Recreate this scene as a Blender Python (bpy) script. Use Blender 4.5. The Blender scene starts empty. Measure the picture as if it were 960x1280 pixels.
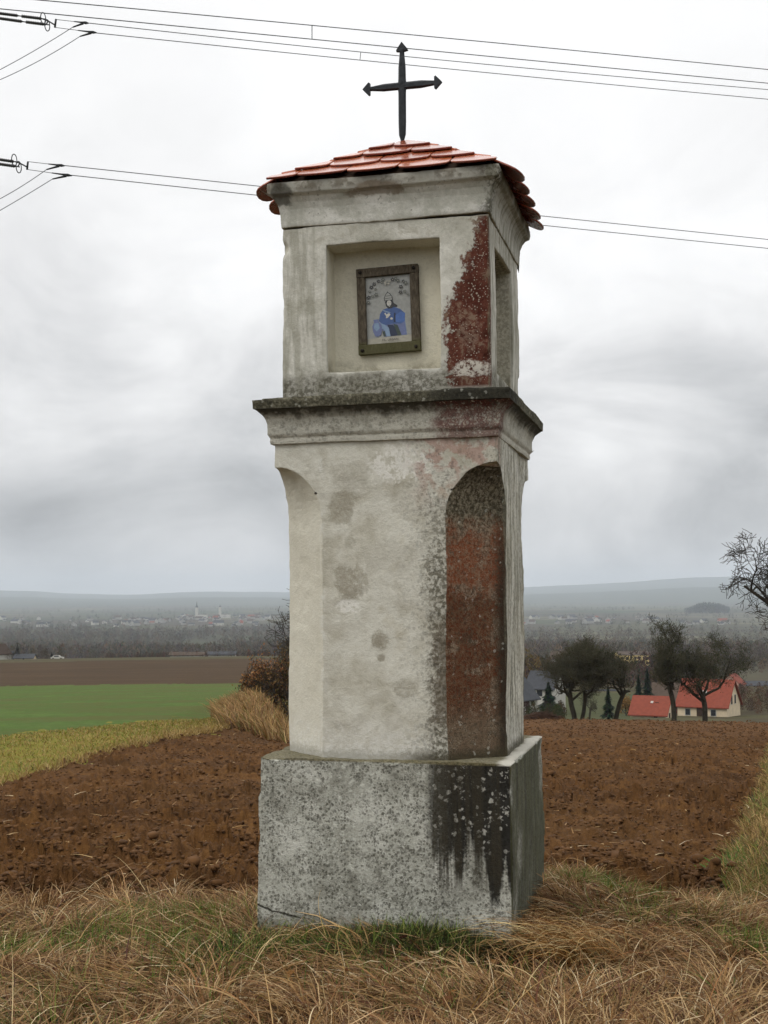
import bpy, bmesh, math, random
import numpy as np
from mathutils import Vector, Matrix
from math import radians as R, sin, cos, tan, pi

scn = bpy.context.scene
col = scn.collection
random.seed(7)
rng = np.random.default_rng(7)

# ------------------------------------------------------------------ camera
F = 1600.0            # focal length in pixels of the 960 x 1280 photograph
EYE = 1.55
PITCH, ROLL = R(3.70), R(0.28)
cam_d = bpy.data.cameras.new('camera'); cam = bpy.data.objects.new('camera', cam_d)
col.objects.link(cam); scn.camera = cam
cam_d.sensor_fit = 'VERTICAL'; cam_d.sensor_height = 36.0; cam_d.sensor_width = 27.0
cam_d.lens = 36.0 * F / 1280.0
cam_d.clip_start = 0.1; cam_d.clip_end = 120000
CAM_M = Matrix.Rotation(pi / 2 + PITCH, 4, 'X') @ Matrix.Rotation(-ROLL, 4, 'Z')
CAM_M.translation = (0, 0, EYE)
cam.matrix_world = CAM_M

def at(px, py, Y):
    """the point at ground distance Y (along +Y) that the photograph's pixel looks at"""
    d = CAM_M.to_3x3() @ Vector(((px - 480) / F, (640 - py) / F, -1))
    k = Y / d.y
    return Vector((0, 0, EYE)) + d * k

# ------------------------------------------------------------------ node helper
def lin(r, g, b):
    f = lambda c: (c / 255) / 12.92 if c / 255 <= .04045 else ((c / 255 + .055) / 1.055) ** 2.4
    return (f(r), f(g), f(b), 1)

class S:
    """a socket that knows arithmetic"""
    def __init__(s, g, sock): s.g, s.k = g, sock
    def _m(s, op, *o, clamp=False):
        n = s.g.t.nodes.new('ShaderNodeMath'); n.operation = op; n.use_clamp = clamp
        for i, v in enumerate((s,) + o): s.g.put(n.inputs[i], v)
        return S(s.g, n.outputs[0])
    def __add__(s, o): return s._m('ADD', o)
    __radd__ = __add__
    def __sub__(s, o): return s._m('SUBTRACT', o)
    def __rsub__(s, o): return (s * -1) + o
    def __mul__(s, o): return s._m('MULTIPLY', o)
    __rmul__ = __mul__
    def __truediv__(s, o): return s._m('DIVIDE', o)
    def __pow__(s, o): return s._m('POWER', o)
    def abs(s): return s._m('ABSOLUTE')
    def min(s, o): return s._m('MINIMUM', o)
    def max(s, o): return s._m('MAXIMUM', o)
    def clamp(s): return s._m('ADD', 0.0, clamp=True)
    def ss(s, a, b):
        """smooth step of this value from a (0) to b (1); a may be larger than b"""
        n = s.g.t.nodes.new('ShaderNodeMapRange'); n.interpolation_type = 'SMOOTHSTEP'
        if a <= b: s.g.put(n.inputs[0], s); n.inputs[1].default_value = a; n.inputs[2].default_value = b; return S(s.g, n.outputs[0])
        s.g.put(n.inputs[0], s); n.inputs[1].default_value = b; n.inputs[2].default_value = a
        n.inputs[3].default_value = 1; n.inputs[4].default_value = 0
        return S(s.g, n.outputs[0])

class G:
    def __init__(g, tree): g.t = tree; tree.nodes.clear()
    def put(g, inp, v):
        if isinstance(v, S): g.t.links.new(v.k, inp)
        elif v is not None: inp.default_value = v
    def n(g, typ, ins=None, out=0, **props):
        n = g.t.nodes.new(typ)
        for k, v in props.items(): setattr(n, k, v)
        for k, v in (ins or {}).items(): g.put(n.inputs[k], v)
        return S(g, n.outputs[out])
    def obj(g): return g.n('ShaderNodeTexCoord', out='Object')
    def pos(g): return g.n('ShaderNodeNewGeometry', out='Position')
    def xyz(g, v):
        n = g.t.nodes.new('ShaderNodeSeparateXYZ'); g.put(n.inputs[0], v)
        return [S(g, n.outputs[i]) for i in range(3)]
    def vec(g, x, y, z): return g.n('ShaderNodeCombineXYZ', {0: x, 1: y, 2: z})
    def scale(g, v, s): return g.n('ShaderNodeVectorMath', {0: v, 1: s}, operation='MULTIPLY')
    def noise(g, v, s, detail=4, rough=.55, dist=0.0):
        return g.n('ShaderNodeTexNoise', {'Vector': v, 'Scale': s, 'Detail': detail, 'Roughness': rough, 'Distortion': dist})
    def voro(g, v, s, out='Distance', feature='F1', rand=1.0):
        return g.n('ShaderNodeTexVoronoi', {'Vector': v, 'Scale': s, 'Randomness': rand}, out=out, feature=feature)
    def mix(g, f, a, b, mode='MIX'):
        n = g.t.nodes.new('ShaderNodeMix'); n.data_type = 'RGBA'; n.blend_type = mode
        g.put(n.inputs[0], f); g.put(n.inputs[6], a); g.put(n.inputs[7], b)
        return S(g, n.outputs[2])
    def ramp(g, f, stops):
        n = g.t.nodes.new('ShaderNodeValToRGB'); e = n.color_ramp.elements
        while len(e) < len(stops): e.new(.5)
        for i, (p, c) in enumerate(stops):
            e[i].position = p; e[i].color = c if len(c) == 4 else (*c, 1)
        g.put(n.inputs[0], f); return S(g, n.outputs[0])
    def bump(g, h, strength=.5, dist=.01):
        return g.n('ShaderNodeBump', {'Height': h, 'Strength': strength, 'Distance': dist})
    def out(g, color, rough=.9, bump=None, metal=0.0, spec=.3, **kw):
        b = g.t.nodes.new('ShaderNodeBsdfPrincipled')
        g.put(b.inputs['Base Color'], color); g.put(b.inputs['Roughness'], rough)
        g.put(b.inputs['Metallic'], metal); g.put(b.inputs['Specular IOR Level'], spec)
        for k, v in kw.items(): g.put(b.inputs[k.replace('_', ' ')], v)
        if bump is not None: g.t.links.new(bump.k, b.inputs['Normal'])
        o = g.t.nodes.new('ShaderNodeOutputMaterial'); g.t.links.new(b.outputs[0], o.inputs[0])
        return b

def new_mat(name):
    m = bpy.data.materials.new(name); m.use_nodes = True
    return m, G(m.node_tree)

# ------------------------------------------------------------------ world: overcast sky
SUN_EL, SUN_AZ = R(46), R(-118)       # azimuth measured from +Y (view direction) clockwise
world = bpy.data.worlds.new('World'); scn.world = world; world.use_nodes = True
g = G(world.node_tree)
sky = g.n('ShaderNodeTexSky', sky_type='NISHITA', sun_disc=False, sun_elevation=SUN_EL, sun_rotation=SUN_AZ, air_density=1.0, dust_density=3.0)
dirv = g.n('ShaderNodeTexCoord', out='Generated')
dx, dy, dz = g.xyz(dirv)
el = dz.max(0.0)
k = el + 0.26
flat = g.vec(dx / k, dy / k, 0.0)                       # the cloud deck as a plane overhead
flat = g.scale(flat, (0.55, 0.55, 1))
warp = g.noise(flat, 1.1, 3, .5)
n1 = g.noise(g.n('ShaderNodeVectorMath', {0: flat, 1: g.scale(g.vec(warp, warp, warp), (1.1, .7, 0))}, operation='ADD'), .9, 7, .58)
n2 = g.noise(flat, .42, 4, .5)
n3 = g.noise(g.n('ShaderNodeVectorMath', {0: dirv, 1: g.scale(g.vec(warp, warp, warp), (.05, .05, .03))}, operation='ADD'), 7.0, 5, .5)
n4 = g.noise(g.scale(dirv, (1.0, 1.0, 1.65)), 5.2, 7, .55, .5)
cl = (n1 - .5) * .45 + (n2 - .5) * .3 + (n3 - .5) * .6 + (n4 - .5) * 1.3
lum = g.ramp(el, [(0.0, (.70,) * 3), (.035, (.68,) * 3), (.065, (.62,) * 3), (.11, (.75,) * 3), (.18, (.91,) * 3), (.27, (.98,) * 3)])
lumz = el.ss(.12, .32) * .07 + el.ss(.36, 1.0) * .70 + 1.0
contrast = el.ss(.42, .06) * .50 + .08
L = lum * lumz * (cl * contrast * 2.1 + 1.0)
cool = g.ramp(L, [(.0, (.96, .99, 1.03, 1)), (.55, (.98, .997, 1.015, 1)), (.85, (1, 1, 1.005, 1)), (1, (1, 1, 1, 1))])
cloud = g.n('ShaderNodeVectorMath', {0: cool, 'Scale': L * 10.0}, operation='SCALE')
skycol = g.mix(0.95, sky, cloud)
bg = g.t.nodes.new('ShaderNodeBackground'); g.put(bg.inputs[0], skycol); bg.inputs[1].default_value = 0.1
wo = g.t.nodes.new('ShaderNodeOutputWorld'); g.t.links.new(bg.outputs[0], wo.inputs[0])

sun_d = bpy.data.lights.new('sun', 'SUN'); sun_d.energy = 1.0; sun_d.angle = R(35); sun_d.color = (1, .96, .9)
sun = bpy.data.objects.new('sun', sun_d); col.objects.link(sun)
sdir = Vector((sin(SUN_AZ) * cos(SUN_EL), cos(SUN_AZ) * cos(SUN_EL), sin(SUN_EL)))
sun.rotation_euler = (-sdir).to_track_quat('-Z', 'Y').to_euler(); sun.location = (-5, -8, 12)

vs = scn.view_settings
scn.display_settings.display_device = 'sRGB'
vs.view_transform = 'Standard'; vs.look = 'None'; vs.exposure = 0.0; vs.gamma = 1.0; vs.use_curve_mapping = False
cy = scn.cycles
cy.use_denoising = True; cy.denoiser = 'OPENIMAGEDENOISE'
cy.max_bounces = 6; cy.diffuse_bounces = 3; cy.glossy_bounces = 2; cy.transmission_bounces = 3; cy.volume_bounces = 2; cy.transparent_max_bounces = 8
cy.volume_step_rate = 1.0; cy.volume_max_steps = 64
cy.use_adaptive_sampling = True; cy.adaptive_threshold = 0.02
scn.render.film_transparent = False

# ------------------------------------------------------------------ numpy noise
_P = np.random.default_rng(3).permutation(512).astype(np.int64); _P = np.concatenate([_P, _P, _P])
def _h(i, j, k): return _P[(_P[(_P[i & 511] + j) & 511] + k) & 511] / 511.0
def vnoise(x, y, z=None):
    """value noise, -1..1"""
    x = np.asarray(x, float); y = np.asarray(y, float)
    z = np.zeros_like(x) if z is None else np.asarray(z, float)
    i, j, k = np.floor(x).astype(np.int64), np.floor(y).astype(np.int64), np.floor(z).astype(np.int64)
    u, v, w = x - i, y - j, z - k
    u = u * u * u * (u * (u * 6 - 15) + 10); v = v * v * v * (v * (v * 6 - 15) + 10); w = w * w * w * (w * (w * 6 - 15) + 10)
    r = 0
    for a, wa in ((0, 1 - u), (1, u)):
        for b, wb in ((0, 1 - v), (1, v)):
            for c, wc in ((0, 1 - w), (1, w)):
                r = r + wa * wb * wc * _h(i + a, j + b, k + c)
    return r * 2 - 1
def fbm(x, y, z=None, o=4, gain=.5):
    s, a, f, t = 0, 1, 1, 0
    for q in range(o):
        s = s + a * vnoise(x * f + 17.3 * q, y * f - 9.1 * q, None if z is None else z * f + 5.7 * q); t += a; a *= gain; f *= 2.03
    return s / t
def sstep(a, b, x):
    t = np.clip((x - a) / (b - a), 0, 1); return t * t * (3 - 2 * t)

# ------------------------------------------------------------------ object helpers
def mesh_obj(name, v, f, mat, parent=None, smooth=False, cattr=None, mats=None, midx=None):
    me = bpy.data.meshes.new(name)
    if isinstance(f, np.ndarray):
        nf, k = f.shape
        v = np.asarray(v, np.float32)
        me.vertices.add(len(v)); me.vertices.foreach_set('co', v.ravel())
        me.loops.add(nf * k); me.loops.foreach_set('vertex_index', f.astype(np.int32).ravel())
        me.polygons.add(nf); me.polygons.foreach_set('loop_start', np.arange(0, nf * k, k, dtype=np.int32))
        me.update(calc_edges=True)
    else:
        me.from_pydata([tuple(p) for p in v], [], [tuple(p) for p in f]); me.update()
    if cattr is not None:
        a = me.color_attributes.new('Col', 'FLOAT_COLOR', 'POINT')
        c = np.ones((len(me.vertices), 4), np.float32); c[:, :3] = cattr
        a.data.foreach_set('color', c.ravel())
    for m in (mats or [mat]): me.materials.append(m)
    if midx is not None: me.polygons.foreach_set('material_index', np.asarray(midx, np.int32))
    if smooth: me.polygons.foreach_set('use_smooth', np.ones(len(me.polygons), bool))
    o = bpy.data.objects.new(name, me); col.objects.link(o)
    if parent: o.parent = parent
    return o
def tag(o, label=None, cat=None, group=None, kind=None):
    if label: o['label'] = label
    if cat: o['category'] = cat
    if group: o['group'] = group
    if kind: o['kind'] = kind
    return o
def empty(name, loc, rz=0, **kw):
    o = bpy.data.objects.new(name, None); col.objects.link(o)
    o.location = loc; o.rotation_euler = (0, 0, rz); o.empty_display_size = .2
    return tag(o, **kw)
class MB:
    """collects plain shapes into one mesh"""
    def __init__(s): s.v, s.f = [], []
    def add(s, v, f):
        b = len(s.v); s.v += [tuple(p) for p in v]; s.f += [tuple(i + b for i in q) for q in f]; return s
    def box(s, x0, x1, y0, y1, z0, z1):
        return s.add([(x0, y0, z0), (x1, y0, z0), (x1, y1, z0), (x0, y1, z0), (x0, y0, z1), (x1, y0, z1), (x1, y1, z1), (x0, y1, z1)],
                     [(3, 2, 1, 0), (4, 5, 6, 7), (0, 1, 5, 4), (1, 2, 6, 5), (2, 3, 7, 6), (3, 0, 4, 7)])
    def tube(s, pts, rad, n=6, caps=True):
        pts = [Vector(p) for p in pts]; m = len(pts)
        rad = rad if hasattr(rad, '__len__') else [rad] * m
        vs_, fs = [], []
        a = None
        for i, p in enumerate(pts):
            d = (pts[min(i + 1, m - 1)] - pts[max(i - 1, 0)]).normalized()
            if a is None: a = d.orthogonal().normalized()
            a = (a - d * a.dot(d)); a = a.normalized() if a.length > 1e-6 else d.orthogonal().normalized()
            b = d.cross(a)
            for q in range(n):
                t = 2 * pi * q / n; vs_.append(p + (a * cos(t) + b * sin(t)) * rad[i])
        for i in range(m - 1):
            for q in range(n):
                fs.append((i * n + q, i * n + (q + 1) % n, (i + 1) * n + (q + 1) % n, (i + 1) * n + q))
        if caps: fs += [tuple(range(n))[::-1], tuple((m - 1) * n + q for q in range(n))]
        return s.add(vs_, fs)
    def prism(s, poly, y0, y1):
        """a polygon in x,z extruded along y"""
        n = len(poly)
        v = [(x, y0, z) for x, z in poly] + [(x, y1, z) for x, z in poly]
        return s.add(v, [tuple(range(n)), tuple(range(n, 2 * n))[::-1]] + [(i, i + n, (i + 1) % n + n, (i + 1) % n) for i in range(n)])
    def build(s, name, mat, parent=None, smooth=False):
        o = mesh_obj(name, s.v, s.f, mat, parent)
        bm = bmesh.new(); bm.from_mesh(o.data); bmesh.ops.recalc_face_normals(bm, faces=bm.faces); bm.to_mesh(o.data); bm.free()
        if smooth: o.data.polygons.foreach_set('use_smooth', np.ones(len(o.data.polygons), bool))
        return o
def simple(name, c, rough=.85, var=.18, scale=6.0, bump=0.0, spec=.3, metal=0.0):
    m, g = new_mat(name)
    p = g.obj(); n = g.noise(p, scale, 5, .6)
    c2 = tuple(max(0, x * (1 - var)) for x in c[:3]) + (1,); c3 = tuple(min(1, x * (1 + var)) for x in c[:3]) + (1,)
    g.out(g.mix(n.ss(.3, .7), c2, c3), rough, g.bump(n, bump, .02) if bump else None, metal, spec)
    return m
def attr_mat(name, rough=.8, spec=.25, trans=0.0):
    m, g = new_mat(name)
    c = g.n('ShaderNodeAttribute', attribute_name='Col', out='Color')
    b = g.out(c, rough, None, 0, spec)
    if trans:
        t = g.t.nodes.new('ShaderNodeBsdfTranslucent'); g.put(t.inputs[0], c)
        mx = g.t.nodes.new('ShaderNodeMixShader'); mx.inputs[0].default_value = trans
        g.t.links.new(b.outputs[0], mx.inputs[1]); g.t.links.new(t.outputs[0], mx.inputs[2])
        o = [n for n in g.t.nodes if n.type == 'OUTPUT_MATERIAL'][0]; g.t.links.new(mx.outputs[0], o.inputs[0])
    return m
# ------------------------------------------------------------------ terrain
LP = np.array([(0, 0), (5, 0), (7, -.12), (12, -.55), (19, -1.2), (30, -1.62), (60, -3.15), (110, -5.9), (180, -8.6), (250, -10.6), (300, -13.0), (430, -18.5), (520, -25), (800, -46), (1300, -66), (2000, -80), (90000, -80)], float)
RP = np.array([(0, 0), (5, 0), (7, -.12), (12, -.58), (107, -8.75), (113, -9.5), (150, -13.4), (220, -18.9), (330, -23.2), (600, -38), (1200, -60), (2000, -80), (90000, -80)], float)
def prof(D, P):
    s = 0
    for q in (.965, .98, .99, 1.0, 1.01, 1.02, 1.035): s = s + np.interp(D * q, P[:, 0], P[:, 1])
    return s / 7
def verge_x(Y): return 1.95 + (Y - 7.7) * .309
def edge_y(X):                       # where the foreground grass gives way to the ploughed soil
    return np.interp(X, [-6, -3, -.9, -.45, .72, 1.0, 1.3, 1.7, 2.1, 4], [6.6, 6.95, 7.0, 7.15, 7.95, 8.0, 7.5, 7.05, 6.9, 6.7])
def meadow_x(Y): return -5.7 + (Y - 18.9) * .1
def wheat_x(Y): return np.where(Y < 44, -9 + (Y - 30) * .38, -3.7 - (Y - 44) * .08)
def px_of(X, Y): return 480 + F * X / np.maximum(Y, .01)
def height(X, Y):
    X = np.asarray(X, float); Y = np.asarray(Y, float)
    D = np.hypot(X, Y)
    px = np.where(Y > .02 * D, px_of(X, Y), np.where(X < 0, -3000, 4000))
    fd = sstep(30, 70, D)
    t = sstep(170 + 170 * fd, 420 + 70 * fd, px)
    h = prof(D, LP) * (1 - t) + prof(D, RP) * t
    back = sstep(.15, -.25, Y / np.maximum(D, .01))
    h = h * (1 - back) + back * np.minimum(.03 * D, 60)
    # verge bank along the right side of the field
    near = sstep(160, 60, D) * (Y > 2)
    dv = X - verge_x(Y)
    h = h + near * sstep(6.2, 9, Y) * (sstep(-.05, .9, dv) * .30 - .10 * np.exp(-((dv + .28) / .22) ** 2))
    # hedge bank on the left, beyond the strip of meadow
    h = h + .7 * np.exp(-((X + 4.1) / .9) ** 2 - ((Y - 42) / 6.5) ** 2)
    # foreground: gentle tussocky humps, a hollow before the plinth, a swell at its right
    fg = sstep(9.5, 7.5, Y) * sstep(2.5, 4, Y)
    h = h + fg * (.035 * fbm(X * 1.3, Y * 1.3) + .02 * vnoise(X * 4, Y * 4))
    h = h + .07 * np.exp(-((X - .1) / 1.1) ** 2 - ((Y - 6.1) / .8) ** 2) - .06 * np.exp(-((X - .55) / .22) ** 2 - ((Y - 5.55) / .16) ** 2)
    h = h + .10 * np.exp(-((X - 1.05) / .35) ** 2 - ((Y - 6.9) / .8) ** 2)
    h = h + .04 * np.exp(-((X + 1.5) / .8) ** 2 - ((Y - 6.3) / .5) ** 2)
    # rolling of the far country and the hills along the horizon
    h = h + sstep(2500, 5000, D) * 9 * fbm(X / 1500, Y / 1500, o=3)
    pw = np.clip(px, -600, 1600)
    A = 62 + 70 * sstep(560, 900, pw) * sstep(1500, 1000, pw) + 34 * fbm(pw / 260 + 3.3, pw * 0, o=4) + 40 * sstep(100, -300, pw)
    h = h + sstep(9000, 13500, D) * A * 1.0 + sstep(14500, 20500, D) * A * 1.35
    return h
def soil_disp(X, Y):
    D = np.hypot(X, Y)
    a = fbm(X * 1.1, Y * 2.2, o=2) * .05
    X0, Y0 = X, Y; X = X + .09 * vnoise(X0 * 3, Y0 * 3 + 5); Y = Y + .09 * vnoise(X0 * 3 + 9, Y0 * 3)
    b = np.abs(vnoise(X * 4.6 + 3, Y * 5.3)); c = np.abs(vnoise(X * 10.5, Y * 11.5 + 8)); d = vnoise(X * 23, Y * 25)
    e = np.abs(vnoise(X * 2.3 + 31, Y * 3.6))
    fur = np.sin((Y - .12 * X + .25 * vnoise(X * .7, Y * .7)) * 2 * pi / .62)
    s = a + (.075 * b + .065 * c * (.4 + b) + .036 * d + .024 * vnoise(X * 47, Y * 51) + .06 * e * e) * (1.0 + .75 * fbm(X0 * .55 + 2, Y0 * .8, o=2)) + .012 + .042 * fur * (.6 + .6 * vnoise(X * .8, Y * .8 + 4)) - .05 - .07 * np.exp(-((Y0 - 7.62 + .05 * X0) / .07) ** 2) * sstep(.2, -.5, X0)
    return s * (.65 + .35 * sstep(60, 10, D)) * (1 + .5 * sstep(25, 70, D))
PLOUGH, VERGE, MEADOW, WHEAT, BROWN, VALLEY, HILLS, LANE, SLOPE = range(9)
def classify(X, Y):
    D = np.hypot(X, Y)
    w = .18 * vnoise(X * 1.7, Y * 1.7) + .09 * vnoise(X * 6, Y * 6)
    ws = w * np.clip(D / 12, .6, 5)
    c = np.full(X.shape, PLOUGH)
    right = X > verge_x(Y) + ws * .8
    c[right & (D < 115)] = VERGE
    c[(X < meadow_x(Y) + ws) & (Y > 0)] = MEADOW
    c[(X < wheat_x(Y) + ws * 1.8) & (Y > 19)] = WHEAT
    c[(X < wheat_x(Y)) & (Y + .05 * X > 108 + ws)] = BROWN
    fore = (Y < edge_y(X) + w * .8)
    c[fore] = VERGE
    lim = np.where(px_of(X, Y) < 390, 255 + .2 * X, 112)
    c[(D > lim + 0 * ws) & (Y > 0)] = VALLEY
    far = (D > 108) & (px_of(X, Y) >= 390) & (Y > 0); c[far] = VALLEY
    c[(Y > 135) & (Y < 330) & (px_of(X, Y) > 660) & (px_of(X, Y) < 790)] = SLOPE
    lane = Y - (166 + .12 * (X - 25)); c[(np.abs(lane) < 2.0) & (px_of(X, Y) > 560) & (px_of(X, Y) < 800)] = LANE
    c[(D > 40) & (Y <= 0)] = VALLEY
    c[(D <= 40) & (Y <= 0)] = VERGE
    c[D > 9800] = HILLS
    return c
pxs = np.concatenate([np.linspace(-9000, -700, 14), np.linspace(-600, -170, 44), np.arange(-160, 1121, 2.0), np.linspace(1131, 1560, 44), np.linspace(1660, 9960, 14)])
azs = np.arctan((pxs - 480) / F)
azb = np.linspace(azs[-1], azs[0] + 2 * pi, 16)[1:-1]
azs = np.concatenate([azs, azb])
rows = np.concatenate([[.4, 1.2, 2.2, 3.2], np.linspace(4, 6.6, 34), np.geomspace(6.65, 55, 270), np.geomspace(55.6, 300, 90), np.geomspace(305, 2500, 40), np.geomspace(2600, 24000, 46)])
DD, AA = np.meshgrid(rows, azs, indexing='ij')
GX, GY = DD * np.sin(AA), DD * np.cos(AA)
GZ = height(GX, GY)
vc = classify(GX, GY)
pl = vc == PLOUGH
sd = soil_disp(GX, GY)
GZ = GZ + np.where(pl, sd, 0) + np.where((vc == VERGE) | (vc == MEADOW), .012 * vnoise(GX * 9, GY * 9), 0) + np.where(vc == WHEAT, .02 * vnoise(GX * 3, GY * 3), 0)
nr, na = GX.shape
idx = np.arange(nr * na).reshape(nr, na)
i0 = idx[:-1, :]; i1 = idx[1:, :]
quads = np.stack([i0, np.roll(i0, -1, 1), np.roll(i1, -1, 1), i1], -1)[..., ::-1].reshape(-1, 4)
fc = np.stack([vc[:-1], np.roll(vc, -1, 1)[:-1], vc[1:], np.roll(vc, -1, 1)[1:]], -1).reshape(-1, 4)
fc = np.sort(fc, 1)[:, 1]
VV = np.stack([GX, GY, GZ], -1).reshape(-1, 3)

def soil_mat():
    m, g = new_mat('ploughed_soil'); p = g.pos()
    n = g.noise(p, 1.1, 5, .6); n2 = g.noise(p, 9, 5, .65); n3 = g.noise(p, 55, 4, .6); big = g.noise(p, .12, 3, .5)
    c = g.ramp(n2 * .6 + n * .4, [(.30, lin(58, 38, 18)), (.5, lin(93, 63, 33)), (.72, lin(122, 88, 49))])
    c = g.mix(n3.ss(.58, .8) * .4, c, lin(118, 92, 60))
    c = g.mix(g.noise(g.scale(p, (.3, 1, 1)), .5, 4, .6).ss(.48, .64) * .5, c, lin(62, 41, 21))
    c = g.mix(big.ss(.45, .7) * .35, c, lin(90, 68, 42))
    cl = g.noise(p, 2.6, 6, .7)
    g.out(c, .95, g.bump(n3 * .55 + n2 * .7 + cl, .85, .07), 0, .12); return m
def turf_mat(name, cols, sc=1.0):
    m, g = new_mat(name); p = g.pos()
    n = g.noise(p, .35 * sc, 4, .6); n2 = g.noise(p, 4 * sc, 5, .65); n3 = g.noise(p, 30 * sc, 4, .7)
    c = g.ramp(n * .5 + n2 * .5, [(.33, cols[0]), (.5, cols[1]), (.66, cols[2])])
    c = g.mix(g.noise(g.scale(p, (.05, .22, 1)), 1.0, 6, .7).ss(.46, .58) * .8, c, cols[0])
    c = g.mix(n3.ss(.35, .75) * .5, c, cols[3])
    c = g.mix(g.noise(g.scale(p, (.25, 1, 1)), 1.3 * sc, 5, .7).ss(.50, .68) * .45, c, cols[3])
    g.out(c, .95, g.bump(n3, .6, .03), 0, .1); return m
def valley_mat():
    m, g = new_mat('valley_fields'); p = g.pos()
    cell = g.voro(g.scale(p, (1, .62, 0)), .0021, out='Color')
    r, gg, b = g.xyz(cell)
    c = g.ramp(r, [(0, lin(56, 64, 42)), (.25, lin(74, 72, 52)), (.5, lin(64, 56, 44)), (.75, lin(92, 90, 66)), (1, lin(52, 66, 42))])
    c = g.mix(g.noise(p, .004, 5, .6).ss(.45, .6), c, lin(56, 54, 42))
    x, y, z = g.xyz(p)
    c = g.mix(y.ss(900, 300), c, g.mix(g.noise(p, .06, 4, .6).ss(.4, .6), lin(62, 55, 38), lin(74, 70, 46)))
    g.out(c, .95, None, 0, .1); return m
M = {}
M['clod'] = None
M['soil'] = soil_mat()
M['turf'] = turf_mat('turf_under_grass', [lin(46, 40, 25), lin(74, 60, 38), lin(96, 78, 50), lin(58, 58, 32)])
M['meadow'] = turf_mat('meadow_turf', [lin(86, 90, 34), lin(120, 110, 44), lin(136, 116, 56), lin(94, 104, 38)], .8)
M['wheat'] = turf_mat('young_wheat', [lin(78, 80, 40), lin(64, 90, 36), lin(84, 108, 48), lin(86, 84, 46)], .7)
M['brown'] = turf_mat('bare_field', [lin(60, 46, 30), lin(70, 54, 36), lin(80, 63, 42), lin(60, 46, 30)], .2)
M['valley'] = valley_mat()
M['hills'] = turf_mat('wooded_hills', [lin(52, 62, 46), lin(64, 70, 52), lin(90, 88, 62), lin(52, 60, 44)], .0018)
M['slope'] = turf_mat('garden_turf', [lin(58, 62, 36), lin(66, 70, 42), lin(78, 80, 50), lin(62, 60, 38)], .3)
M['lane'] = simple('pale_gravel', lin(186, 182, 174), .9, .1, .5)
for cls, name, mt in ((PLOUGH, 'ploughed_field', 'soil'), (VERGE, 'grass_verge', 'turf'), (MEADOW, 'meadow', 'meadow'), (WHEAT, 'green_field', 'wheat'),
                      (BROWN, 'bare_field', 'brown'), (VALLEY, 'valley_ground', 'valley'), (HILLS, 'hills', 'hills'), (LANE, 'lane', 'lane'), (SLOPE, 'garden_slope', 'slope')):
    q = quads[fc == cls]
    u, inv = np.unique(q, return_inverse=True)
    tag(mesh_obj(name, VV[u], inv.reshape(q.shape), M[mt], smooth=(cls != PLOUGH or True)), kind='structure')
def hz(x, y): return float(height(np.array([x]), np.array([y]))[0])
def ground_at(px, Y): 
    X = (px - 480) / F * Y; return Vector((X, Y, hz(X, Y)))
# ------------------------------------------------------------------ the shrine
TH = R(-13.87)
SX, SY = .125, 6.52
Z_PL, Z_ST, Z_LB, Z_LT, Z_WL, Z_CT, Z_AP = .788, 2.281, 2.439, 2.493, 3.333, 3.520, 3.885
H_PL, H_SH, H_UP = .600, .540, .506
def to_world(x, y, z=0):
    return Vector((SX + x * cos(TH) - y * sin(TH), SY + x * sin(TH) + y * cos(TH), z))

def lichen(g, p, c, amt, dark=lin(52, 50, 42), pale=lin(196, 196, 184), sc=1.0):
    """small dark pits and pale crusts of uneven size and outline"""
    wob = g.n('ShaderNodeTexNoise', {'Vector': p, 'Scale': 70.0 * sc, 'Detail': 3.0}, out='Color')
    q = g.n('ShaderNodeVectorMath', {0: p, 1: g.scale(wob, (.022 / sc,) * 3)}, operation='ADD')
    big = g.noise(p, 4.5, 4, .6); mm = g.noise(p, 13, 5, .68)
    v1 = g.voro(q, 48 * sc); v2 = g.voro(q, 88 * sc); v3 = g.voro(q, 36 * sc)
    r = g.xyz(g.voro(q, 48 * sc, out='Color'))[0]; r3 = g.xyz(g.voro(q, 36 * sc, out='Color'))[1]
    gr = g.noise(p, 120 * sc, 3, .6)
    a = (v1 + r * .34).ss(.60, .42) * (big * .6 + mm * .4).ss(.34, .50)
    b = v2.ss(.46, .28) * mm.ss(.44, .60)
    s_ = gr.ss(.56, .64) * mm.ss(.36, .6)
    c = g.mix((a * .80 + b * .60 + s_ * .35).min(.94) * amt, c, dark)
    w = (v3 + (gr - .5) * .35 + r3 * .12).ss(.42, .30) * r3.ss(.80, .86)
    return g.mix(w * amt * .75, c, pale)

def spot(g, p3, cx, cz, rx, rz, d):
    x, y, z = p3
    a = (x - cx) / rx; b = (z - cz) / rz
    return ((a * a + b * b) ** .5 + d).ss(1.05, .72)

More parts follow.
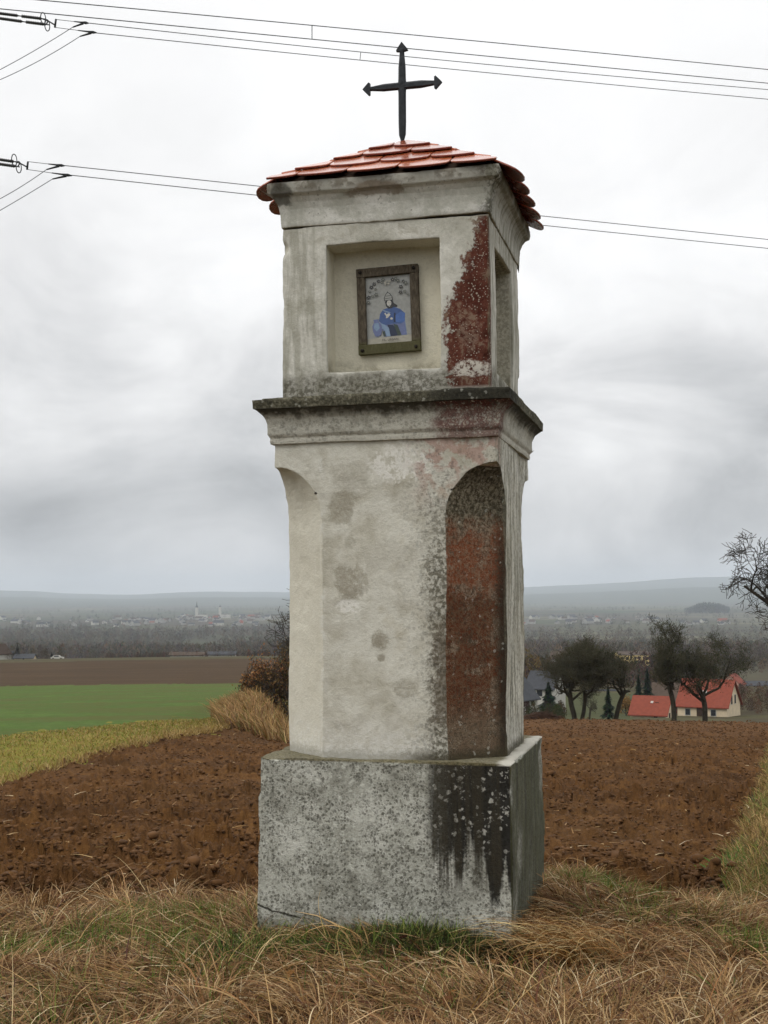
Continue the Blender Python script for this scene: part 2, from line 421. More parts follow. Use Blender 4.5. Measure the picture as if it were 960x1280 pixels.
def shaft_mat(name):
    m, g = new_mat(name)
    p = g.obj(); x, y, z = P3 = g.xyz(p)
    big = g.noise(p, 2.6, 5, .6, .4); mid = g.noise(p, 9, 6, .65, .3); fine = g.noise(p, 60, 5, .65); mic = g.noise(p, 240, 3, .6)
    streak = g.noise(g.scale(p, (26, 26, 2.2)), 1.0, 4, .6)
    c = g.ramp(big * .6 + mid * .4, [(.28, lin(142, 137, 121)), (.42, lin(180, 176, 161)), (.54, lin(204, 202, 190)), (.64, lin(186, 181, 164)), (.76, lin(156, 149, 131))])
    nx, ny, nz = g.xyz(g.n('ShaderNodeNewGeometry', out='True Normal'))
    lx, ly = nx * cos(TH) + ny * sin(TH), ny * cos(TH) - nx * sin(TH)
    chR = lx.ss(.30, .42) * ly.ss(-.22, -.36) * z.ss(2.168, 2.160)      # right front chamfer
    chL = lx.ss(-.30, -.42) * ly.ss(-.22, -.36) * z.ss(2.168, 2.160)
    d = (mid - .5) * 2.6 + (fine - .5) * .9
    # left chamfer: smoother, creamier, a few white runs
    c = g.mix(chL * .7, c, lin(204, 200, 184))
    c = g.mix(chL * streak.ss(.62, .72) * .7, c, lin(214, 212, 202))
    edge = ((x + .30).abs()).ss(.03, .0) * y.ss(-.50, -.53)
    c = g.mix(edge * (mid * .6 + fine * .4).ss(.52, .58) * .6, c, lin(208, 207, 199))
    # damp brown blotches of old plaster on the front
    for cx, cz, rx, rz, k in ((-.20, 1.945, .07, .10, .6), (-.165, 1.595, .085, .10, .75), (-.16, 1.80, .03, .03, .5), (-.02, 1.335, .045, .045, .85), (-.012, 1.255, .025, .02, .7), (.02, 1.72, .14, .1, .25), (.10, 1.11, .06, .05, .6), (-.16, 2.10, .10, .08, .35), (.13, 1.95, .09, .07, .3)):
        s = spot(g, P3, cx, cz, rx, rz, d)
        c = g.mix(s * k * (mid * .5 + fine * .5).ss(.30, .58), c, lin(134, 127, 110))
    ring = spot(g, P3, -.02, 1.335, .027, .027, d * .6)
    c = g.mix(ring * .5, c, lin(150, 144, 128))
    # white limewash left near the top and along the foot
    wtop = z.ss(2.02, 2.16) * x.ss(-.05, .05) * (fine * .35 + mid * .65).ss(.50, .56)
    wpatch = spot(g, P3, -.17, 1.50, .07, .04, d * 1.3).max(spot(g, P3, .08, 2.16, .17, .09, d * 1.2))
    wl = (wtop * .7 + wpatch * (fine * .45 + mid * .55).ss(.44, .52)).min(1.0) * (1.0 - chR)
    c = g.mix(wl * .85, c, lin(222, 220, 212))
    foot = (z + (mid - .5) * .25).ss(1.02, .84) * (1.0 - chR)
    c = g.mix(foot * (.3 + fine.ss(.45, .6) * .7) * .7, c, lin(214, 213, 206))
    # grey weathered speckle next to the right chamfer
    arr = (x + (mid - .5) * .22 + (fine - .5) * .10)
    gz = arr.ss(.16, .27) * (1.0 - chR) * y.ss(-.40, -.46)
    c = g.mix(gz * (.25 + fine.ss(.42, .56) * .65) * z.ss(2.25, 1.7), c, lin(98, 94, 80))
    low = (arr).ss(.20, .25) * (z + (mid - .5) * .3).ss(1.55, 1.3) * z.ss(.92, 1.0) * y.ss(-.40, -.46) * (1.0 - chR)
    c = g.mix(low * .7, c, lin(92, 82, 68))
    c = g.mix(arr.ss(.10, .22) * z.ss(1.9, 2.2) * mid.ss(.46, .55) * .7 * (1.0 - chR) * y.ss(-.4, -.5), c, lin(150, 112, 96))
    # the right chamfer: red-brown undercoat, sooty at the top, flecked
    zz = z + (mid - .5) * .16
    soot = lin(88, 82, 66)
    fl = (fine * .5 + mic * .5)
    grey = g.mix(fine.ss(.40, .62), lin(70, 64, 50), lin(140, 132, 112))
    red1 = g.mix(fl.ss(.46, .56), lin(120, 66, 41), lin(138, 110, 88))
    red2 = g.mix(fl.ss(.46, .56), lin(92, 50, 29), lin(108, 86, 66))
    red = g.mix(zz.ss(1.62, 1.50), red1, red2)
    red = g.mix(mid.ss(.49, .57) * .7, red, g.mix(fine.ss(.42, .58), lin(96, 84, 68), lin(144, 126, 106)))
    red = g.mix(big.ss(.56, .66) * fine.ss(.4, .55) * .7, red, lin(74, 60, 45))
    ch = g.mix(zz.ss(1.93, 1.84), grey, red)
    ch = g.mix((zz + (fine - .5) * .2).ss(1.05, .92) * .75, ch, lin(112, 98, 80))
    ch = g.mix((g.voro(p, 120) + (fine - .5) * .3).ss(.34, .2) * mid.ss(.4, .6) * .5, ch, lin(188, 176, 158))
    ch = g.mix((g.voro(p, 95) + (mic - .5) * .4).ss(.30, .18) * .6, ch, lin(48, 38, 28))
    ch = g.mix((x + (fine - .5) * .08).ss(.475, .525) * z.ss(2.2, 1.6) * .85, ch, lin(46, 40, 31))
    ch = g.mix(z.ss(2.04, 2.13) * .5, ch, lin(52, 46, 36))
    c = g.mix(chR, c, ch)
    # right face: grey-green streaks
    rf = x.ss(.528, .534)
    c = g.mix(rf * streak.ss(.40, .62) * .7, c, lin(112, 110, 94))
    c = g.mix(rf * streak.ss(.56, .70) * z.ss(1.7, 1.1) * .8, c, lin(70, 68, 58))
    # dark wet foot on the plinth
    c = g.mix((z + (fine - .5) * .05).ss(.85, .80) * (.35 + x.ss(.05, .2) * .5), c, lin(66, 60, 44))
    c = lichen(g, p, c, (x.ss(.0, .3) * .45 + .04))
    c = g.mix(mic.ss(.55, .75) * .12, c, lin(110, 104, 90))
    g.out(c, .93, g.bump(fine * .7 + mid * .8 + mic * .2 + gz * .4 - wl * .2 + chR * fine, .55, .012), 0, .15)
    return m

def upper_mat(name):
    m, g = new_mat(name)
    p = g.obj(); x, y, z = P3 = g.xyz(p)
    big = g.noise(p, 3.2, 5, .6, .4); mid = g.noise(p, 10, 6, .65, .3); fine = g.noise(p, 62, 5, .65); mic = g.noise(p, 240, 3, .6)
    streak = g.noise(g.scale(p, (24, 24, 2.5)), 1.0, 4, .6)
    c = g.ramp(big * .5 + mid * .5, [(.32, lin(144, 141, 127)), (.46, lin(182, 180, 168)), (.58, lin(208, 206, 196)), (.7, lin(180, 177, 163))])
    front = y.ss(-.45, -.49)
    # greyer left pier with faint brush streaks
    c = g.mix(front * x.ss(-.25, -.33) * streak.ss(.38, .6) * .6, c, lin(140, 138, 122))
    # niche insides are clean cream limewash
    ins = (x.abs().max(y.abs())).ss(.498, .485) * z.ss(3.33, 3.30)
    c = g.mix(ins * .85, c, lin(214, 209, 190))
    c = g.mix(ins * z.ss(2.72, 2.62) * mid.ss(.4, .6) * .8, c, lin(128, 122, 102))
    # right niche is darker and finely mottled
    c = g.mix(ins * x.ss(.33, .36) * y.abs().ss(.30, .25) * (.4 + fine.ss(.4, .6) * .5), c, lin(84, 80, 66))
    # red undercoat showing along the right front arris
    bnd = ((z - 2.85).max(0.0)) * .34 + .305
    rd = (x + (mid - .5) * .26 + (fine - .5) * .12 - bnd).ss(-.02, .015) * z.ss(2.50, 2.53) * z.ss(3.335, 3.32) * y.ss(-.43, -.49)
    redc = g.mix((fine * .4 + mid * .6).ss(.40, .60), lin(70, 34, 26), lin(98, 58, 46))
    redc = g.mix((g.voro(p, 85) + (fine - .5) * .7 + (mid - .5) * .8).ss(.26, .12) * .75, redc, lin(178, 166, 150))
    redc = g.mix(mid.ss(.54, .62) * fine.ss(.40, .56) * .7, redc, lin(132, 116, 98))
    redc = g.mix(spot(g, P3, .41, 2.78, .06, .10, (mid - .5) * 2.4) * .5 * fine.ss(.4, .6), redc, lin(136, 120, 104))
    redc = g.mix(spot(g, P3, .42, 2.60, .10, .045, (mid - .5) * 2.6) * (fine * .5 + mid * .5).ss(.42, .52), redc, lin(196, 190, 178))
    c = g.mix(rd, c, redc)
    # dark algae rising from the ledge
    al = (z + (mid - .5) * .16 + (fine - .5) * .06).ss(2.66, 2.56) * (1.0 - rd * .8)
    c = g.mix(al * (.45 + fine.ss(.42, .58) * .4), c, lin(72, 68, 54))
    # patchy grey on the band above the niche
    c = g.mix(z.ss(3.23, 3.27) * mid.ss(.5, .6) * .55 * z.ss(3.34, 3.32), c, lin(150, 145, 128))
    # roof cornice: white-grey with dark speckled corner
    up = z.ss(3.335, 3.345)
    c = g.mix(up * .6, c, g.mix(mid.ss(.4, .62), lin(184, 184, 174), lin(216, 215, 208)))
    cor = (x + (mid - .5) * .12).ss(.43, .54) * (y * -1).ss(.38, .48) * up
    c = g.mix(cor * (fine * .6 + mid * .4).ss(.42, .54) * .9, c, lin(44, 42, 34))
    c = g.mix(up * (x.abs()).ss(.50, .56) * y.ss(-.5, -.44) * (.2 + mid.ss(.35, .6) * .5), c, lin(108, 104, 88))
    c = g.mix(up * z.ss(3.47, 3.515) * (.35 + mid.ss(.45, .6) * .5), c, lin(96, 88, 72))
    c = g.mix(up * spot(g, P3, -.02, 3.485, .15, .035, (mid - .5) * 1.8) * .6, c, lin(104, 82, 56))
    c = g.mix(up * spot(g, P3, -.50, 3.49, .06, .06, (mid - .5) * 1.5) * .7, c, lin(48, 46, 38))
    c = g.mix(up * fine.ss(.58, .66) * mid.ss(.48, .56) * .7, c, lin(92, 90, 78))
    # right face
    c = g.mix(x.ss(.496, .502) * streak.ss(.42, .6) * .55, c, lin(104, 102, 84))
    c = lichen(g, p, c, .10)
    c = g.mix(mic.ss(.55, .75) * .12, c, lin(110, 104, 90))
    g.out(c, .93, g.bump(fine * .7 + mid * .8 + mic * .2 - rd * .6, .5, .010), 0, .15)
    return m

def ledge_mat(name):
    m, g = new_mat(name)
    p = g.obj(); x, y, z = g.xyz(p)
    mid = g.noise(p, 10, 6, .65, .3); fine = g.noise(p, 70, 5, .65); mic = g.noise(p, 240, 3, .6); big = g.noise(p, 3, 4, .6)
    streak = g.noise(g.scale(p, (20, 20, 3)), 1.0, 4, .6)
    c = g.ramp(big * .5 + mid * .5, [(.36, lin(146, 143, 130)), (.52, lin(188, 186, 174)), (.7, lin(162, 158, 144))])
    slab = z.ss(2.436, 2.444)
    sc = g.ramp(fine * .6 + mid * .4, [(.36, lin(38, 37, 30)), (.5, lin(82, 79, 65)), (.64, lin(128, 124, 106))])
    sc = g.mix((x + (mid - .5) * .3).ss(.15, .35) * (y * -1).ss(.3, .5) * .85, sc, lin(40, 39, 34))
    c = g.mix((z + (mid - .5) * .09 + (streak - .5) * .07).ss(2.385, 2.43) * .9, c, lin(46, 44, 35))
    rd = (x + (mid - .5) * .35).ss(.20, .32) * (y * -1).ss(.42, .5) * (1.0 - slab)
    c = g.mix(rd * .85 * (mid * .5 + fine * .5).ss(.36, .52), c, lin(88, 44, 38))
    c = g.mix(rd * fine.ss(.57, .64) * .8, c, lin(176, 166, 150))
    c = g.mix(z.ss(2.318, 2.300) * (1.0 - rd * .8) * .6, c, lin(186, 183, 170))
    c = g.mix(slab, c, sc)
    c = lichen(g, p, c, .4)
    g.out(c, .94, g.bump(fine + mid * .6 + mic * .3, .6, .012), 0, .15)
    return m

def plinth_mat(name):
    m, g = new_mat(name)
    p = g.obj(); x, y, z = g.xyz(p)
    big = g.noise(p, 3.0, 5, .6); mid = g.noise(p, 11, 6, .65, .3); fine = g.noise(p, 75, 5, .65); mic = g.noise(p, 260, 3, .6)
    c = g.ramp(big * .4 + mid * .6, [(.34, lin(132, 131, 120)), (.5, lin(172, 172, 161)), (.66, lin(204, 204, 194))])
    # crusts of pale lichen in a loose band
    band = ((x + .17 + (mid - .5) * .2).abs()).ss(.22, .02) * z.ss(.2, .35)
    c = g.mix(band * g.voro(p, 26).ss(.42, .2) * .65, c, lin(206, 207, 196))
    c = lichen(g, p, c, .85, lin(62, 60, 50), lin(208, 208, 198), 1.45)
    c = lichen(g, p, c, .45, lin(60, 58, 48), lin(208, 208, 198), .8)
    c = g.mix(mic.ss(.5, .7) * .35, c, lin(94, 92, 80))
    # black wet stain running down from the right half of the front
    run = g.noise(g.vec(x * 11, y * 3, z * .5), 1.0, 3, .55)
    run2 = g.noise(g.vec(x * 20 + 3.0, y * 3, z * .9), 1.0, 3, .6)
    reach = (x + (mid - .5) * .2).ss(.20, .56) * .28 + run.ss(.36, .64) * .30 + run2.ss(.5, .66) * .10 + .09
    depth = Z_PL - z + (fine - .5) * .16 + (mid - .5) * .20
    st = (reach - depth).ss(-.06, .05) * (x + (fine - .5) * .05 + (mid - .5) * .09).ss(.205, .245) * y.ss(-.57, -.59)
    wob = g.n('ShaderNodeTexNoise', {'Vector': p, 'Scale': 60.0, 'Detail': 3.0}, out='Color'); q2 = g.n('ShaderNodeVectorMath', {0: p, 1: g.scale(wob, (.03,) * 3)}, operation='ADD')
    hole = (g.voro(q2, 30) + g.xyz(g.voro(q2, 30, out='Color'))[1] * .22).ss(.44, .34) * g.xyz(g.voro(q2, 30, out='Color'))[0].ss(.42, .5)
    hole = hole.max((g.voro(q2, 62)).ss(.36, .26) * mid.ss(.48, .6) * .7)
    stc = g.mix(hole * .8 * (z + (mid - .5) * .5).ss(.30, .5), lin(18, 15, 11), lin(186, 184, 174))
    c = g.mix(st * (.74 + .22 * (x + (mid - .5) * .1).ss(.26, .34)), c, stc)
    drip = run2.ss(.44, .58) * (x + (fine - .5) * .03).ss(.20, .25) * z.ss(.14, .30) * y.ss(-.57, -.59)
    c = g.mix(drip * .85 * (.6 + fine.ss(.4, .6) * .4) * (Z_PL - z).ss(.9, .62), c, lin(56, 51, 39))
    # right side: green algae, darkened further to paint in the side's shade
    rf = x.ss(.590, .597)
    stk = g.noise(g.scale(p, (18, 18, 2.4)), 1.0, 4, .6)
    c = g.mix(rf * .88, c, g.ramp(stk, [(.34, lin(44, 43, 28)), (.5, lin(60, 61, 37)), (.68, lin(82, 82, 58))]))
    # top: mossy at the front, right part painted pale for the light it catches
    tp = z.ss(Z_PL - .012, Z_PL - .004)
    c = g.mix(tp * .85, c, g.mix((x + (mid - .5) * .1).ss(.52, .56), g.mix(fine.ss(.4, .6), lin(78, 72, 46), lin(120, 112, 84)), lin(196, 192, 180)))
    c = g.mix((z + (mid - .5) * .10).ss(.10, .0) * .6, c, lin(70, 68, 46))
    crk = ((z - .105 + (x + .6) * .22 + (mid - .5) * .05).abs()).ss(.006, .001) * x.ss(-.33, -.42) * y.ss(-.57, -.59)
    crk = crk.max(((x - .31 - (z - .4) * .16 + (mid - .5) * .10).abs()).ss(.003, .0005) * z.ss(.5, .4) * y.ss(-.57, -.59) * .6)
    c = g.mix(crk * .85, c, lin(40, 38, 30))
    g.out(c, .9, g.bump(fine + mid * .6 + mic * .4 - st * .3 - crk * 1.5, .7, .012), 0, .22)
    return m

M['shaft'] = shaft_mat('weathered_plaster'); M['upper'] = upper_mat('upper_plaster')
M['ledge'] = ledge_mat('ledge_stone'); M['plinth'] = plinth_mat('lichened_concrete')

class Patch:
    """quad patches, finely divided, joined and made slightly uneven"""
    def __init__(s, step=.016): s.step, s.v, s.f, s.n = step, [], [], 0
    def quad(s, a, b, c, d, step=None):
        a, b, c, d = (np.array(q, float) for q in (a, b, c, d))
        st = step or s.step
        nu = max(1, int(round(max(np.linalg.norm(b - a), np.linalg.norm(c - d)) / st)))
        nv = max(1, int(round(max(np.linalg.norm(d - a), np.linalg.norm(c - b)) / st)))
        u, v = np.meshgrid(np.linspace(0, 1, nu + 1), np.linspace(0, 1, nv + 1))
        u, v = u[..., None], v[..., None]
        P = (a * (1 - u) + b * u) * (1 - v) + (d * (1 - u) + c * u) * v
        i = np.arange((nu + 1) * (nv + 1)).reshape(nv + 1, nu + 1) + s.n
        s.v.append(P.reshape(-1, 3)); s.f.append(np.stack([i[:-1, :-1], i[:-1, 1:], i[1:, 1:], i[1:, :-1]], -1).reshape(-1, 4))
        s.n += P.shape[0] * P.shape[1]
    def ring(s, A, B):
        n = len(A)
        for i in range(n): s.quad(A[i], A[(i + 1) % n], B[(i + 1) % n], B[i])
    def build(s, name, mat, parent, amp=.004, bevel=.006, seed=0.0, arris=None, top=None):
        v = np.concatenate(s.v); f = np.concatenate(s.f)
        key, inv = np.unique(np.round(v, 5), axis=0, return_inverse=True)
        f = inv.reshape(-1)[f]
        x, y, z = key.T
        d = np.stack([fbm(x * 3.1 + seed + q * 40, y * 3.1 + q * 7, z * 3.1, o=2) * amp + fbm(x * 24 + q * 13, y * 24 + seed, z * 24, o=2) * amp * .35 for q in range(3)], -1)
        if arris:                                       # chipped corners
            ax, ay = np.abs(x), np.abs(y); cor = (ax > arris - .03) & (ay > arris - .03)
            ch = np.clip(fbm(x * 7 + seed, y * 7, z * 9, o=3) - .10, 0, 1) * .042
            d[:, 0] -= np.where(cor, ch * np.sign(x), 0); d[:, 1] -= np.where(cor, ch * np.sign(y), 0)
            if top is not None:
                rim = (np.maximum(ax, ay) > arris - .012) & (z > top - .004)
                d[:, 2] -= np.where(rim, np.clip(fbm(x * 8, y * 8 + 5, z, o=3) - .05, 0, 1) * .05, 0)
        o = mesh_obj(name, key + d, f, mat, parent, smooth=True)
        bm = bmesh.new(); bm.from_mesh(o.data)
        bmesh.ops.dissolve_degenerate(bm, edges=bm.edges, dist=1e-5)
        bmesh.ops.recalc_face_normals(bm, faces=bm.faces)
        bm.to_mesh(o.data); bm.free()
        o.data.polygons.foreach_set('use_smooth', np.ones(len(o.data.polygons), bool))
        if bevel:
            b = o.modifiers.new('worn_edges', 'BEVEL'); b.width = bevel; b.segments = 2; b.limit_method = 'ANGLE'; b.angle_limit = R(35)
        return o
def sq(h, z): return [(-h, -h, z), (h, -h, z), (h, h, z), (-h, h, z)]
def octa(h, t, z): return [(-h + t, -h, z), (h - t, -h, z), (h, -h + t, z), (h, h - t, z), (h - t, h, z), (-h + t, h, z), (-h, h - t, z), (-h, -h + t, z)]

shrine = empty('wayside_shrine', (SX, SY, 0), TH, label='tall weathered plaster wayside shrine with red tiled roof and iron cross', cat='shrine')
P = Patch(.018)
P.ring(sq(H_PL, -.25), sq(H_PL - .002, Z_PL)); P.quad(*[(a, b, Z_PL) for a, b in ((-H_PL + .002, -H_PL + .002), (H_PL - .002, -H_PL + .002), (H_PL - .002, H_PL - .002), (-H_PL + .002, H_PL - .002))])
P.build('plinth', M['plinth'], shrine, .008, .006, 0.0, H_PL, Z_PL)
P = Patch(.018)
CH, ZA0, ZA1 = .243, 1.90, 2.165
secs = [(CH, Z_PL - .02), (CH, ZA0)] + [(max(.0008, CH * math.sqrt(max(0, 1 - ((zz - ZA0) / (ZA1 - ZA0)) ** 2))), zz) for zz in [ZA0 + (ZA1 - ZA0) * sin(t * pi / 2) for t in np.linspace(.1, 1, 12)]] + [(.0008, Z_ST + .01)]
for (t0, z0), (t1, z1) in zip(secs, secs[1:]): P.ring(octa(H_SH, t0, z0), octa(H_SH, t1, z1))
P.build('shaft', M['shaft'], shrine, .009, .005, 3.3)
P = Patch(.016)
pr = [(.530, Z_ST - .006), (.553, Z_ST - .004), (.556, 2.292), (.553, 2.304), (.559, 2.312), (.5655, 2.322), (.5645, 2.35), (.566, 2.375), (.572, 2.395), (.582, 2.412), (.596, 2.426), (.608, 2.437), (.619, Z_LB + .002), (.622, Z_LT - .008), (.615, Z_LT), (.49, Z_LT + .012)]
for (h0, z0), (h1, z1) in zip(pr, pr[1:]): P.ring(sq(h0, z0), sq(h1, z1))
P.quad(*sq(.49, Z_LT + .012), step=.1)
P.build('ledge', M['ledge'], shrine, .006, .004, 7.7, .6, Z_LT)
# upper block with a niche in each side
P = Patch(.016)
zb, zt = Z_LT - .01, Z_WL
NX0, NX1, NZ0, NZ1, ND = -.283, .272, 2.615, 3.238, .150
for k_ in range(4):
    c_, s_ = (1, 0, -1, 0)[k_], (0, 1, 0, -1)[k_]
    T = lambda x, y, z: (x * c_ - y * s_, x * s_ + y * c_, z)
    h = H_UP; Q = lambda *a: P.quad(*[T(*b) for b in a])
    xs_, zs_ = [-h, NX0, NX1, h], [zb, NZ0, NZ1, zt]
    for i in range(3):
        for j in range(3):
            if i == 1 and j == 1: continue
            Q((xs_[i], -h, zs_[j]), (xs_[i + 1], -h, zs_[j]), (xs_[i + 1], -h, zs_[j + 1]), (xs_[i], -h, zs_[j + 1]))
    b = -h + ND
    Q((NX0, -h, NZ0), (NX0, b, NZ0), (NX0, b, NZ1), (NX0, -h, NZ1)); Q((NX1, -h, NZ0), (NX1, b, NZ0), (NX1, b, NZ1), (NX1, -h, NZ1))
    Q((NX0, -h, NZ0), (NX1, -h, NZ0), (NX1, b, NZ0), (NX0, b, NZ0)); Q((NX0, -h, NZ1), (NX1, -h, NZ1), (NX1, b, NZ1), (NX0, b, NZ1))
    Q((NX0, b, NZ0), (NX1, b, NZ0), (NX1, b, NZ1), (NX0, b, NZ1))
P.build('niche_block', M['upper'], shrine, .007, .005, 1.9, H_UP)
P = Patch(.016)
pr = [(.45, Z_WL + .003), (.5135, Z_WL + .004), (.515, 3.352), (.5165, 3.39), (.521, 3.425), (.531, 3.455), (.546, 3.478), (.561, 3.488), (.567, 3.492), (.571, Z_CT - .004), (.570, Z_CT + .024), (.55, Z_CT + .030)]
for (h0, z0), (h1, z1) in zip(pr, pr[1:]): P.ring(sq(h0, z0), sq(h1, z1))
P.quad(*sq(.55, Z_CT + .030), step=.1)
P.build('roof_cornice', M['upper'], shrine, .006, .004, 5.1)

# roof: mortar core under separate tiles
def tile_mat():
    m, g = new_mat('glazed_clay')
    p = g.pos(); rnd = g.n('ShaderNodeObjectInfo', out='Random')
    n = g.noise(p, 14, 5, .6); f = g.noise(p, 90, 4, .6)
    c = g.mix(rnd, lin(150, 70, 34), lin(194, 106, 58))
    c = g.mix(n.ss(.46, .70) * .4, c, lin(138, 58, 36))
    c = g.mix(f.ss(.6, .75) * .3, c, lin(214, 146, 112))
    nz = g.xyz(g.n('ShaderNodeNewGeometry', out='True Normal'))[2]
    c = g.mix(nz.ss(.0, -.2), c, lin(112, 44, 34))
    g.out(c, n.ss(.3, .7) * .14 + .16, g.bump(n * .6 + f * .3, .22, .01), 0, .7, Coat_Weight=.5, Coat_Roughness=.12); return m
M['tile'] = tile_mat(); M['mortar'] = simple('roof_mortar', lin(96, 80, 66), .95, .3, 30, .4)
EV, ZE = .612, 3.512                     # half width and height of the eaves of the tile plane
core = MB(); cz0 = Z_CT + .022
core.add([(-.56, -.56, cz0), (.56, -.56, cz0), (.56, .56, cz0), (-.56, .56, cz0), (0, 0, Z_AP - .012)], [(3, 2, 1, 0), (0, 1, 4), (1, 2, 4), (2, 3, 4), (3, 0, 4)])
roof = core.build('roof', M['mortar'], shrine)
def clip(poly, a, b, c):
    """keep a*u + b*v <= c"""
    o = []
    for i in range(len(poly)):
        p, q = poly[i], poly[(i + 1) % len(poly)]
        fp, fq = a * p[0] + b * p[1] - c, a * q[0] + b * q[1] - c
        if fp <= 0: o.append(p)
        if (fp < 0 < fq) or (fq < 0 < fp):
            t = fp / (fp - fq); o.append((p[0] + (q[0] - p[0]) * t, p[1] + (q[1] - p[1]) * t))
    return o
rise = Z_AP - ZE; LS = math.hypot(EV, rise)
tr = random.Random(5)
for k_ in range(4):
    ang = k_ * pi / 2
    ux = Vector((cos(ang), sin(ang), 0)); out = Vector((sin(ang), -cos(ang), 0))
    vx = (-out * EV + Vector((0, 0, rise))) / LS; nn = ux.cross(vx)
    org = out * EV + Vector((0, 0, ZE))
    EXP, TW, TL, TK = .170, .252, .30, .0115
    nrow = 4
    for r_ in range(nrow):
        v0 = r_ * EXP + (.030 if k_ % 2 == 0 else -.040)
        halfw = EV * (1 - v0 / LS)
        if k_ % 2: TW = .214
        off = (TW / 2 if r_ % 2 else 0) + (0 if k_ % 2 else -.045)
        kk = range(-4, 5)
        for q in kk:
            uc = q * TW + off
            if abs(uc) - TW / 2 > halfw: continue
            w2 = TW / 2 - .003
            jv = tr.uniform(-.008, .008); ja = tr.uniform(-.02, .02); jl = tr.uniform(0, .006)
            tl = min(TL, LS - v0 + .01)
            arc = [(uc + w2 * cos(t), v0 + .058 - .058 * sin(abs(t)) + jv) for t in np.linspace(-pi, 0, 9)]
            arc = [(uc - w2, v0 + .07 + jv)] + arc[1:-1] + [(uc + w2, v0 + .07 + jv)]
            poly = arc + [(uc + w2, v0 + tl), (uc - w2, v0 + tl)]
            poly = [(uc + (a - uc) * cos(ja) - (b - v0) * sin(ja), v0 + (a - uc) * sin(ja) + (b - v0) * cos(ja)) for a, b in poly]
            sl = EV / LS
            poly = clip(poly, 1, sl, EV + .014 + (.006 if k_ % 2 == 0 else 0)); poly = clip(poly, -1, sl, EV + .014 + (.006 if k_ % 2 == 0 else 0)); poly = clip(poly, 0, 1, LS + .01); cu = .560 if k_ % 2 == 0 else .535; poly = clip(poly, 1, 0, cu); poly = clip(poly, -1, 0, cu)
            if len(poly) < 3: continue
            A = abs(sum(poly[i][0] * poly[(i + 1) % len(poly)][1] - poly[(i + 1) % len(poly)][0] * poly[i][1] for i in range(len(poly)))) / 2
            if A < .0015: continue
            lift = lambda v: (.023 + jl) * (1 - (v - v0) / TL) + .002
            lo = [org + ux * a + vx * b + nn * lift(b) for a, b in poly]
            hi = [p + nn * TK for p in lo]
            n_ = len(poly); mb = MB()
            mb.add(lo + hi, [tuple(range(n_))[::-1], tuple(range(n_, 2 * n_))] + [(i, (i + 1) % n_, (i + 1) % n_ + n_, i + n_) for i in range(n_)])
            t_ = mb.build('roof_tile', M['tile'], roof)
            bv = t_.modifiers.new('soft_edge', 'BEVEL'); bv.width = .004; bv.segments = 2; bv.limit_method = 'ANGLE'; bv.angle_limit = R(50)

# iron cross
M['iron'] = simple('black_iron', lin(34, 38, 42), .55, .3, 40, .3, .4, .4)
def blade_bar(axis, sections, thick):
    """a forged bar along x or z: (position, half width) sections with a ridge down the middle"""
    v, f = [], []
    for p, w in sections:
        t = thick * min(1, w / .012 + .2)
        for a, b in ((w, 0), (w * .55, -t), (-w * .55, -t), (-w, 0), (-w * .55, t), (w * .55, t)):
            v.append((a, b, p) if axis == 'z' else (p, b, a))
    n = len(sections)
    for i in range(n - 1):
        for q in range(6): f.append((i * 6 + q, i * 6 + (q + 1) % 6, (i + 1) * 6 + (q + 1) % 6, (i + 1) * 6 + q))
    f += [tuple(range(6)), tuple((n - 1) * 6 + q for q in range(6))[::-1]]
    return v, f
cb = MB()
zc, zt_, zb_ = 4.200, 4.432, Z_AP - .02
cb.add(*blade_bar('z', [(zb_, .008), (zb_ + .035, .007), (zb_ + .075, .0185), (zb_ + .14, .0205), (zc - .04, .0205), (zc, .023), (zc + .04, .0205), (zc + .10, .0195), (zt_ - .065, .0135), (zt_ - .04, .012)], .011))
cross = cb.build('cross', M['iron'], shrine); cross.location = (-.020, 0, 0)
mb = MB(); mb.add(*blade_bar('x', [(-.185, .011), (-.16, .013), (-.10, .0205), (-.03, .021), (0, .022), (.03, .021), (.10, .0215), (.16, .015), (.185, .012)], .0095))
arm = mb.build('crossbar', M['iron'], cross); arm.matrix_local = Matrix.Translation((0, 0, zc)) @ Matrix.Rotation(R(.4), 4, 'Y')
def tip(pts): return MB().prism(pts, -.010, .010).build('arrow_tip', M['iron'], cross)
tip([(-.030, zt_ - .045), (-.027, zt_ - .037), (0, zt_ + .002), (.030, zt_ - .037), (.033, zt_ - .043), (.012, zt_ - .048), (-.012, zt_ - .048)])
for s_ in (-1, 1): tip([(s_ * .172, zc - .030), (s_ * .180, zc - .034), (s_ * .212, zc + .0), (s_ * .180, zc + .034), (s_ * .172, zc + .030)])

# framed picture in the front niche
M['oak'] = None
m, g = new_mat('weathered_oak'); p = g.obj(); gr = g.noise(g.scale(p, (18, 18, 18)), 1.0, 5, .6); fi = g.noise(g.scale(p, (160, 160, 40)), 1.0, 4, .6)
px_, py_, pz_ = g.xyz(p)
c = g.ramp(fi * .6 + gr * .4, [(.35, lin(52, 46, 38)), (.52, lin(84, 76, 64)), (.68, lin(108, 100, 86))]); c = g.mix(pz_.ss(-.14, -.17) * .7, c, lin(80, 80, 50))
g.out(c, .85, g.bump(fi + gr, .5, .006), 0, .2); M['oak'] = m
M['bolt'] = simple('rusty_bolt', lin(36, 31, 26), .6, .3, 60, .2, .4, .5)
yb = -H_UP + ND
fr = empty('framed_picture', to_world(-.008, yb - .004, 2.934), TH, label='small painted ceramic picture in a weathered wooden frame inside the niche', cat='picture')
fr.rotation_euler = (0, R(-1.6), TH)
W2, H2, BW, T0, T1 = .155, .213, .043, -.030, .0
